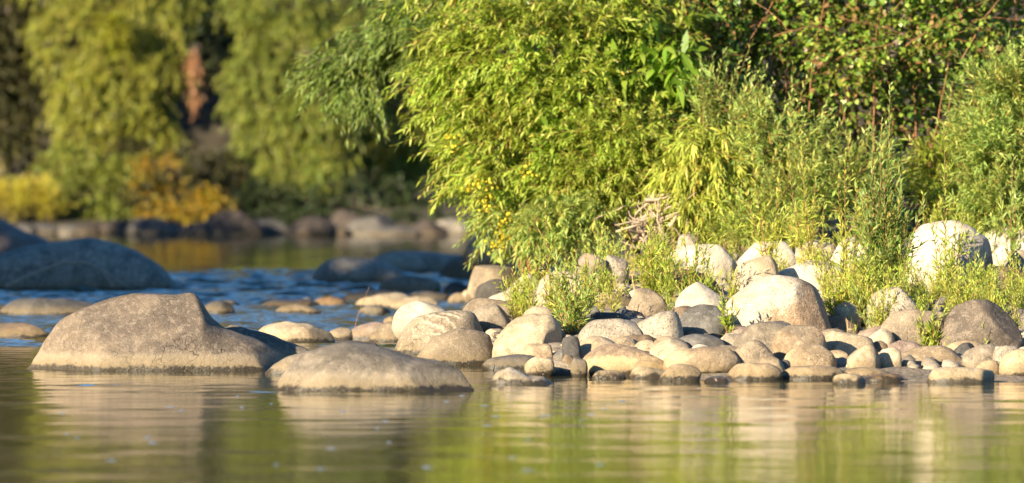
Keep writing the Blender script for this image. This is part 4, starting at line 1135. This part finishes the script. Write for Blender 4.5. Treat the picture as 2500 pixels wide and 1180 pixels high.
_p = np.random.default_rng(61)
taken = set()
for (x0, x1), (y0, y1), n, lab, grp, sc in PATCH:
    for _ in range(int(n * .62)):
        Y = _p.uniform(y0, y1); px = _p.uniform(x0, x1)
        g = gpos(px, Y)
        s_ = sc * _p.uniform(.65, 1.15)
        best = [(0, q) for q in relation(g)]
        ad = 'tall' if s_ > sc * .97 else 'short' if s_ < sc * .8 else 'slender'
        lb = lab
        for _d, b_ in best[:14]:
            if (ad, b_) not in taken:
                taken.add((ad, b_)); lb = ad + ' willow seedling' + b_; break
        put(proto[int(_p.integers(0, 7))], g, _p.uniform(0, 6.28), s_, lb, grp)

def undergrowth():
    """fine grassy growth that nobody could count"""
    A = Acc(700); r = A.r
    for (x0, x1, y0, y1, n) in [(2040, 2180, 35.7, 38, 60), (2180, 2560, 35.9, 38.2, 210), (1840, 2120, 38.3, 42, 90), (1280, 1700, 37.2, 41.5, 170), (1700, 2600, 41, 43.5, 260), (1200, 1500, 40.5, 42.5, 60), (2200, 2330, 34.75, 35.1, 24)]:
        for _ in range(int(n * .38)):
            g = gpos(r.uniform(x0, x1), r.uniform(y0, y1))
            A.shoot(g, np.array((r.normal(0, .25), r.normal(0, .2), 1)), r.uniform(.08, .22), np.array((0, 0, 0.)), 9, .055, .006, 30, rad=.002)
    o = A.foliage('grass', L_yellow, None)
    tag(o, 'thin yellow-green grass and sprouts between the bank boulders', 'grass', kind='stuff')
undergrowth()

def dry_grass():
    A = Acc(720); r = A.r
    for (x0, x1, y0, y1, n) in [(2040, 2560, 35.8, 39, 120), (1300, 1800, 37, 42, 110), (1800, 2100, 38.5, 42.5, 60), (1900, 2560, 41.5, 44, 120)]:
        for _ in range(n):
            g = gpos(r.uniform(x0, x1), r.uniform(y0, y1))
            m = int(r.integers(2, 5))
            d = nrm(np.stack([r.normal(0, .45, m), r.normal(0, .3, m), np.ones(m)], axis=1))
            A.leaves(g + r.normal(0, .01, (m, 3)) * (1, 1, 0), d, r.uniform(.08, .34, m), r.uniform(.003, .006, m))
    o = A.foliage('dry_grass', leaf_mat('straw', [(0, (.34, .23, .11)), (.6, (.42, .32, .16)), (1, (.24, .12, .06))], trans=.15), None, droop=.35)
    tag(o, 'straw coloured dry grass and dead stems among the bank plants', 'dry grass', kind='stuff')
dry_grass()

def litter():
    A = Acc(710); r = A.r
    n = 1500
    y = 34.0 + 9 * r.random(n); x = np.interp(y, SH_Y, SH_X) + .25 + r.random(n) * 4.6
    B_ = np.stack([x, y, gz(x, y) + .012 + .05 * r.random(n) ** 2], axis=1)
    D2 = r.normal(size=(n, 3)); D2[:, 2] *= .25
    A.leaves(B_, nrm(D2), r.uniform(.03, .08, n), r.uniform(.008, .022, n))
    o = A.foliage('leaf_litter', leaf_mat('dry_leaf_litter', [(0, (.16, .09, .045)), (.6, (.30, .20, .10)), (1, (.38, .30, .17))], trans=.1), None, droop=.1)
    tag(o, 'dry brown leaves and twigs lying between the bank stones', 'leaf litter', kind='stuff')
litter()

# ------------------------------------------------------------------ far bank trees
def far_tree(label, foot, lobes, mat, seed, name='willow_tree', cat='willow', droop=.3, r0=.22, top=7.0, group='trees on the far bank', **kw):
    root = empty(name, foot, label, cat, group)
    A = Acc(seed); r = A.r
    tips = []
    for (px, py, Y, rx, ry, n) in lobes:
        a = dict(L=(.5, 1.0), ll=.16, lw=.036, nl=22, bias=(0, -.3, -.5), bend=(0, 0, -.6), rad=.006, rd=rx / 118. * .8, jit=.5)
        a.update(kw)
        lobe_shoots(A, px, py, Y, rx, ry, n=n, **a)
        tips.append(P(px, py, Y + .3))
    A.foliage('crown', mat, root, droop=droop, origin=foot)
    T_ = Acc(seed + 1)
    h = top * .5
    trunk = curve_pts([foot - (0, 0, .2), foot + (.1, 0, h * .4), foot + (-.15, 0, h)], 12, .03, T_.r)
    polys = [(trunk, r0, r0 * .6)] + [(curve_pts([trunk[5], trunk[-1] * .5 + t * .5 + (0, 0, .3), t], 12, .03, T_.r), r0 * .35, r0 * .1) for t in tips]
    T_.stems('trunk', B_bark, root, sides=8, origin=foot, polys=polys)
    A.stems('twigs', B_bark, root, sides=3, origin=foot)
    return root
def fp(px, Y):
    x = (px - 1250) / F * Y
    return np.array((x, Y, float(ground_z(x, Y))))
far_tree('dark brownish-green tree at the far left edge', fp(10, 121.5), [
    (20, 60, 120.8, 110, 110, 150), (-50, 180, 120.6, 120, 110, 130), (50, 210, 120.6, 80, 90, 110), (30, 330, 120.4, 90, 70, 110), (-60, -80, 121, 200, 150, 150), (80, -60, 121.3, 80, 90, 70)],
    L_fardark, 801, name='broadleaf_tree', cat='tree', bias=(0, -.3, 0), bend=(0, 0, -.2), ll=.13, lw=.06)
far_tree('tall sunlit yellow-green willow left of the dark gap', fp(300, 119), [
    (260, 230, 118.5, 150, 120, 260), (200, 90, 119, 120, 110, 170), (360, 170, 118.8, 110, 120, 180), (360, 40, 119.2, 130, 100, 150), (230, 350, 118.3, 110, 70, 120), (350, 320, 118.5, 90, 70, 110), (240, -80, 119.5, 220, 120, 160), (420, -60, 120, 120, 90, 90)],
    L_far, 803, bias=(-.8, -.3, -.35), jit=.8, L=(.4, .8), shell=.7)
far_tree('rounded sunlit willow with drooping tips right of the dark gap', fp(760, 119), [
    (640, 200, 118.5, 100, 110, 190), (730, 110, 118.8, 130, 110, 200), (760, 270, 118.3, 130, 100, 210), (660, 330, 118.3, 90, 80, 130), (790, 390, 118, 90, 70, 130), (690, 400, 118, 70, 60, 80), (700, -20, 119.2, 160, 100, 170), (860, 100, 119, 90, 110, 110), (640, 60, 119, 60, 60, 60)],
    L_farg, 805, bias=(-.4, -.4, -.35), jit=.8, L=(.35, .75), shell=.7)
far_tree('muted willow partly behind the hanging bough of the near thicket', fp(1000, 121), [
    (970, 330, 120, 110, 90, 130), (1040, 380, 120, 80, 70, 90), (940, 400, 120, 60, 60, 60), (1000, 200, 120.5, 150, 120, 150), (900, 260, 120.5, 60, 80, 60), (1100, 300, 121, 100, 100, 80), (1000, 60, 121.5, 220, 120, 140)],
    L_far, 807, bias=(-.4, -.3, -.4), jit=.7, L=(.35, .75), shell=.6)
far_tree('dark blue-green tree behind the gap between the two bright willows', fp(620, 123), [
    (500, 60, 122.5, 110, 90, 170), (560, 120, 122.5, 70, 70, 90), (430, 20, 122.6, 90, 80, 90), (520, -60, 123, 160, 80, 120), (600, 20, 122.8, 60, 90, 70)],
    leaf_mat('far_bluish_leaf', [(0, (.035, .055, .03)), (1, (.10, .12, .05))], trans=.2), 809, name='broadleaf_tree', cat='tree', bias=(0, -.3, -.1), bend=(0, 0, -.2), ll=.13, lw=.06)

def clump(name, label, cat, foot, lobes, mat, seed, ll=.12, lw=.05, group=None, bias=(0, -.3, .2), L=(.2, .5), nl=14, bend=(0, 0, -.2), stem=B_bark, r0=.03, ang=50):
    root = empty(name, foot, label, cat, group)
    A = Acc(seed)
    tips = []
    for (px, py, Y, rx, ry, n) in lobes:
        lobe_shoots(A, px, py, Y, rx, ry, rx / 118. * .8, n, L=L, ll=ll, lw=lw, nl=nl, bias=bias, bend=bend, rad=.006, ang=ang)
        tips.append(P(px, py, Y + .2))
    A.foliage('foliage', mat, root, origin=foot)
    A.poly += limbs(foot, tips, r0, A.r, .05)
    A.stems('branches', stem, root, sides=4, origin=foot)
    return root
gs = 'shrubs along the far bank'
clump('mistletoe', 'round vivid green mistletoe ball high in the sunlit left willow', 'mistletoe', P(285, 60, 118.2), [(285, 75, 117.8, 42, 50, 90), (270, 50, 117.8, 35, 25, 40), (290, 120, 117.8, 15, 25, 14)], L_mist, 820, ll=.08, lw=.03, L=(.15, .3), bias=(0, -.3, -.3), r0=.02)
clump('hanging_dead_branch', 'rust-orange dead frond hanging down in the dark gap between the willows', 'dead branch', P(485, 110, 118.8), [(472, 150, 118.5, 17, 32, 55), (470, 190, 118.5, 12, 40, 45), (474, 225, 118.5, 7, 30, 20)], L_dead, 822, ll=.12, lw=.025, L=(.25, .45), bias=(0, -.2, -2.5), bend=(0, 0, -.3), r0=.03, ang=20)
clump('dark_shrub', 'dull green shrub left of the golden one on the far bank', 'shrub', fp(240, 116.5), [(210, 480, 116, 80, 60, 120), (290, 430, 116.3, 90, 60, 120), (170, 400, 116.5, 90, 50, 90), (260, 520, 115.8, 70, 35, 60), (340, 500, 116, 40, 40, 40)], L_farg, 824, group=gs)
clump('golden_shrub', 'golden-orange autumn shrub on the far bank', 'shrub', fp(390, 116.5), [(385, 400, 115.9, 55, 30, 40), (350, 450, 115.9, 50, 45, 36), (420, 470, 115.9, 60, 45, 40), (510, 490, 115.4, 50, 38, 80), (480, 520, 115.2, 80, 25, 70), (390, 520, 115.2, 60, 20, 40)], L_gold, 826, group=gs, L=(.3, .8), ll=.1, lw=.045)
clump('dark_shrub', 'brown-green shrub above and around the golden one', 'shrub', fp(470, 118), [(470, 400, 117.5, 80, 60, 100), (540, 400, 117.8, 50, 40, 30), (330, 370, 117.5, 60, 40, 50), (560, 450, 117.2, 50, 60, 60), (395, 435, 115.8, 60, 30, 26), (455, 480, 115.6, 50, 30, 22), (330, 480, 115.7, 50, 35, 26)], L_fardark, 828, group=gs)
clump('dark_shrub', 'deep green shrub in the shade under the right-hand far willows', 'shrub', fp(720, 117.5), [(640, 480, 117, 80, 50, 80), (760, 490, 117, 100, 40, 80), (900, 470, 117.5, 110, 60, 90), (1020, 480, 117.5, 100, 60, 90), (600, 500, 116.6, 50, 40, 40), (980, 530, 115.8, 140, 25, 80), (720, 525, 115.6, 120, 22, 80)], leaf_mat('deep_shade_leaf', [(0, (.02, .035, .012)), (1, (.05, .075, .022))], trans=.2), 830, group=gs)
clump('yellow_grass_clump', 'tall lime-yellow grass on the far bank at the left edge', 'grass clump', fp(40, 116), [(30, 495, 115.2, 60, 40, 150), (110, 500, 115.3, 45, 40, 110), (-30, 480, 115.4, 60, 50, 90), (80, 465, 115.6, 60, 25, 60)], L_ygrass, 832, ll=.25, lw=.02, bias=(0, 0, 1.5), L=(.3, .6), bend=(0, 0, 0), nl=10, r0=.01, ang=20)
for k, (px, Y, w_) in enumerate([(60, 127, 260), (420, 128, 260), (760, 128, 260), (1080, 128, 260)]):
    far_tree(['dark background tree behind the far left tree', 'dark background tree behind the left bright willow', 'dark background tree behind the rounded willow', 'dark background tree behind the near thicket edge'][k], fp(px, Y), [
        (px - 90, 60, Y - 1, 150, 130, 80), (px + 90, 80, Y - 1, 150, 130, 80), (px, 260, Y - 1.5, 190, 130, 110), (px - 60, 400, Y - 2, 180, 90, 80), (px + 90, 440, Y - 2.5, 150, 80, 70), (px, -120, Y, 240, 150, 90), (px, -380, Y, 300, 200, 90)],
        L_fardark, 840 + 2 * k, name='background_tree', cat='tree', ll=.22, lw=.1, nl=14, bias=(0, -.2, 0), bend=(0, 0, -.2), top=11)

# ------------------------------------------------------------------ trees of the near left bank (they shade the rapids)
def bank_tree():
    root = empty('cottonwood_tree', (0, 0, 0), 'x', 'tree', 'trees on the left bank outside the picture')
    A = Acc(900); r = A.r
    c = np.array((0, 0, 6.2))
    tips = []
    for _ in range(1500):
        q = nrm(r.normal(size=3)); k = r.random() ** .4
        p = c + q * k * np.array((3.4, 3.4, 4.4))
        A.shoot(p, nrm(q + r.normal(0, .5, 3)), .9, np.array((0, 0, -.2)), 9, .3, .2, 55, rad=.01, stem=False)
    for _ in range(16):
        q = nrm(r.normal(size=3)); q[2] = abs(q[2]) * .8 + .1
        tips.append(c + q * np.array((2.6, 2.6, 3)) - (0, 0, 1))
    A.foliage('crown', L_farg, root, shape=OV)
    A.poly = [(curve_pts([(0, 0, -.5), (.1, .05, 2), (0, .1, 5), (.1, 0, 8)], 14), .28, .1)]
    A.poly += [(curve_pts([(0.08, .05, 2 + .2 * i), (t[0] * .4, t[1] * .4, 3.5 + .15 * i), t], 12, .02, r), .09, .03) for i, t in enumerate(tips)]
    A.stems('trunk', B_bark, root, sides=8)
    return root
bt = bank_tree()
SH = [(-21.5, 37, 1.0), (-22.5, 42.5, 1.1), (-21.0, 48, 1.0), (-23, 54, 1.15), (-21, 61, 1.0), (-23, 69, 1.15), (-21.5, 78, 1.0), (-21, 86, .62), (-21.5, 92, .58), (-21, 97, .56)]
for i, (x, y, s) in enumerate(SH):
    if i == 0: c = bt
    else:
        c = bt.copy(); COL.objects.link(c)
        for ch in bt.children:
            k = ch.copy(); COL.objects.link(k); k.parent = c
    c.location = (x, y, float(ground_z(x, y))); c.rotation_euler = (0, 0, i * 1.3); c.scale = (s, s, s)
    tag(c, ['first', 'second', 'third', 'fourth', 'fifth', 'sixth', 'seventh', 'eighth', 'ninth', 'tenth', 'eleventh'][i] + ' cottonwood of the left bank counted upstream', 'tree', 'trees on the left bank outside the picture')

# pale flecks on the still water: bubbles, and sky glints put in as colour
def bubble_glints():
    A = Acc(950); r = A.r
    n = 38
    V, loops = [], []
    for i in range(n):
        y = r.uniform(22.5, 33); x = r.uniform(-.09, .02) * y
        a, b = r.uniform(.01, .03), r.uniform(.01, .04)
        z = float(water_z(np.array([x]), np.array([y]))[0]) + .001
        ph = np.arange(8) * math.pi / 4
        ring = np.stack([x + a * np.cos(ph), y + b * np.sin(ph), np.full(8, z)], axis=1)
        top = np.array([[x, y, z + .003]])
        V.append(np.concatenate([ring, top])); o_ = i * 9
        for j in range(8): loops += [o_ + j, o_ + (j + 1) % 8, o_ + 8]
    m = plain('bubble_and_sky_glint', (.32, .36, .40), (.22, .26, .3), 60, rough=.35)
    o = mesh('bubble_glints', np.concatenate(V), loops, np.full(len(loops) // 3, 3), m)
    tag(o, 'small pale flecks of bubbles and painted sky glints drifting on the calm water', 'bubble_glints', kind='stuff')
bubble_glints()
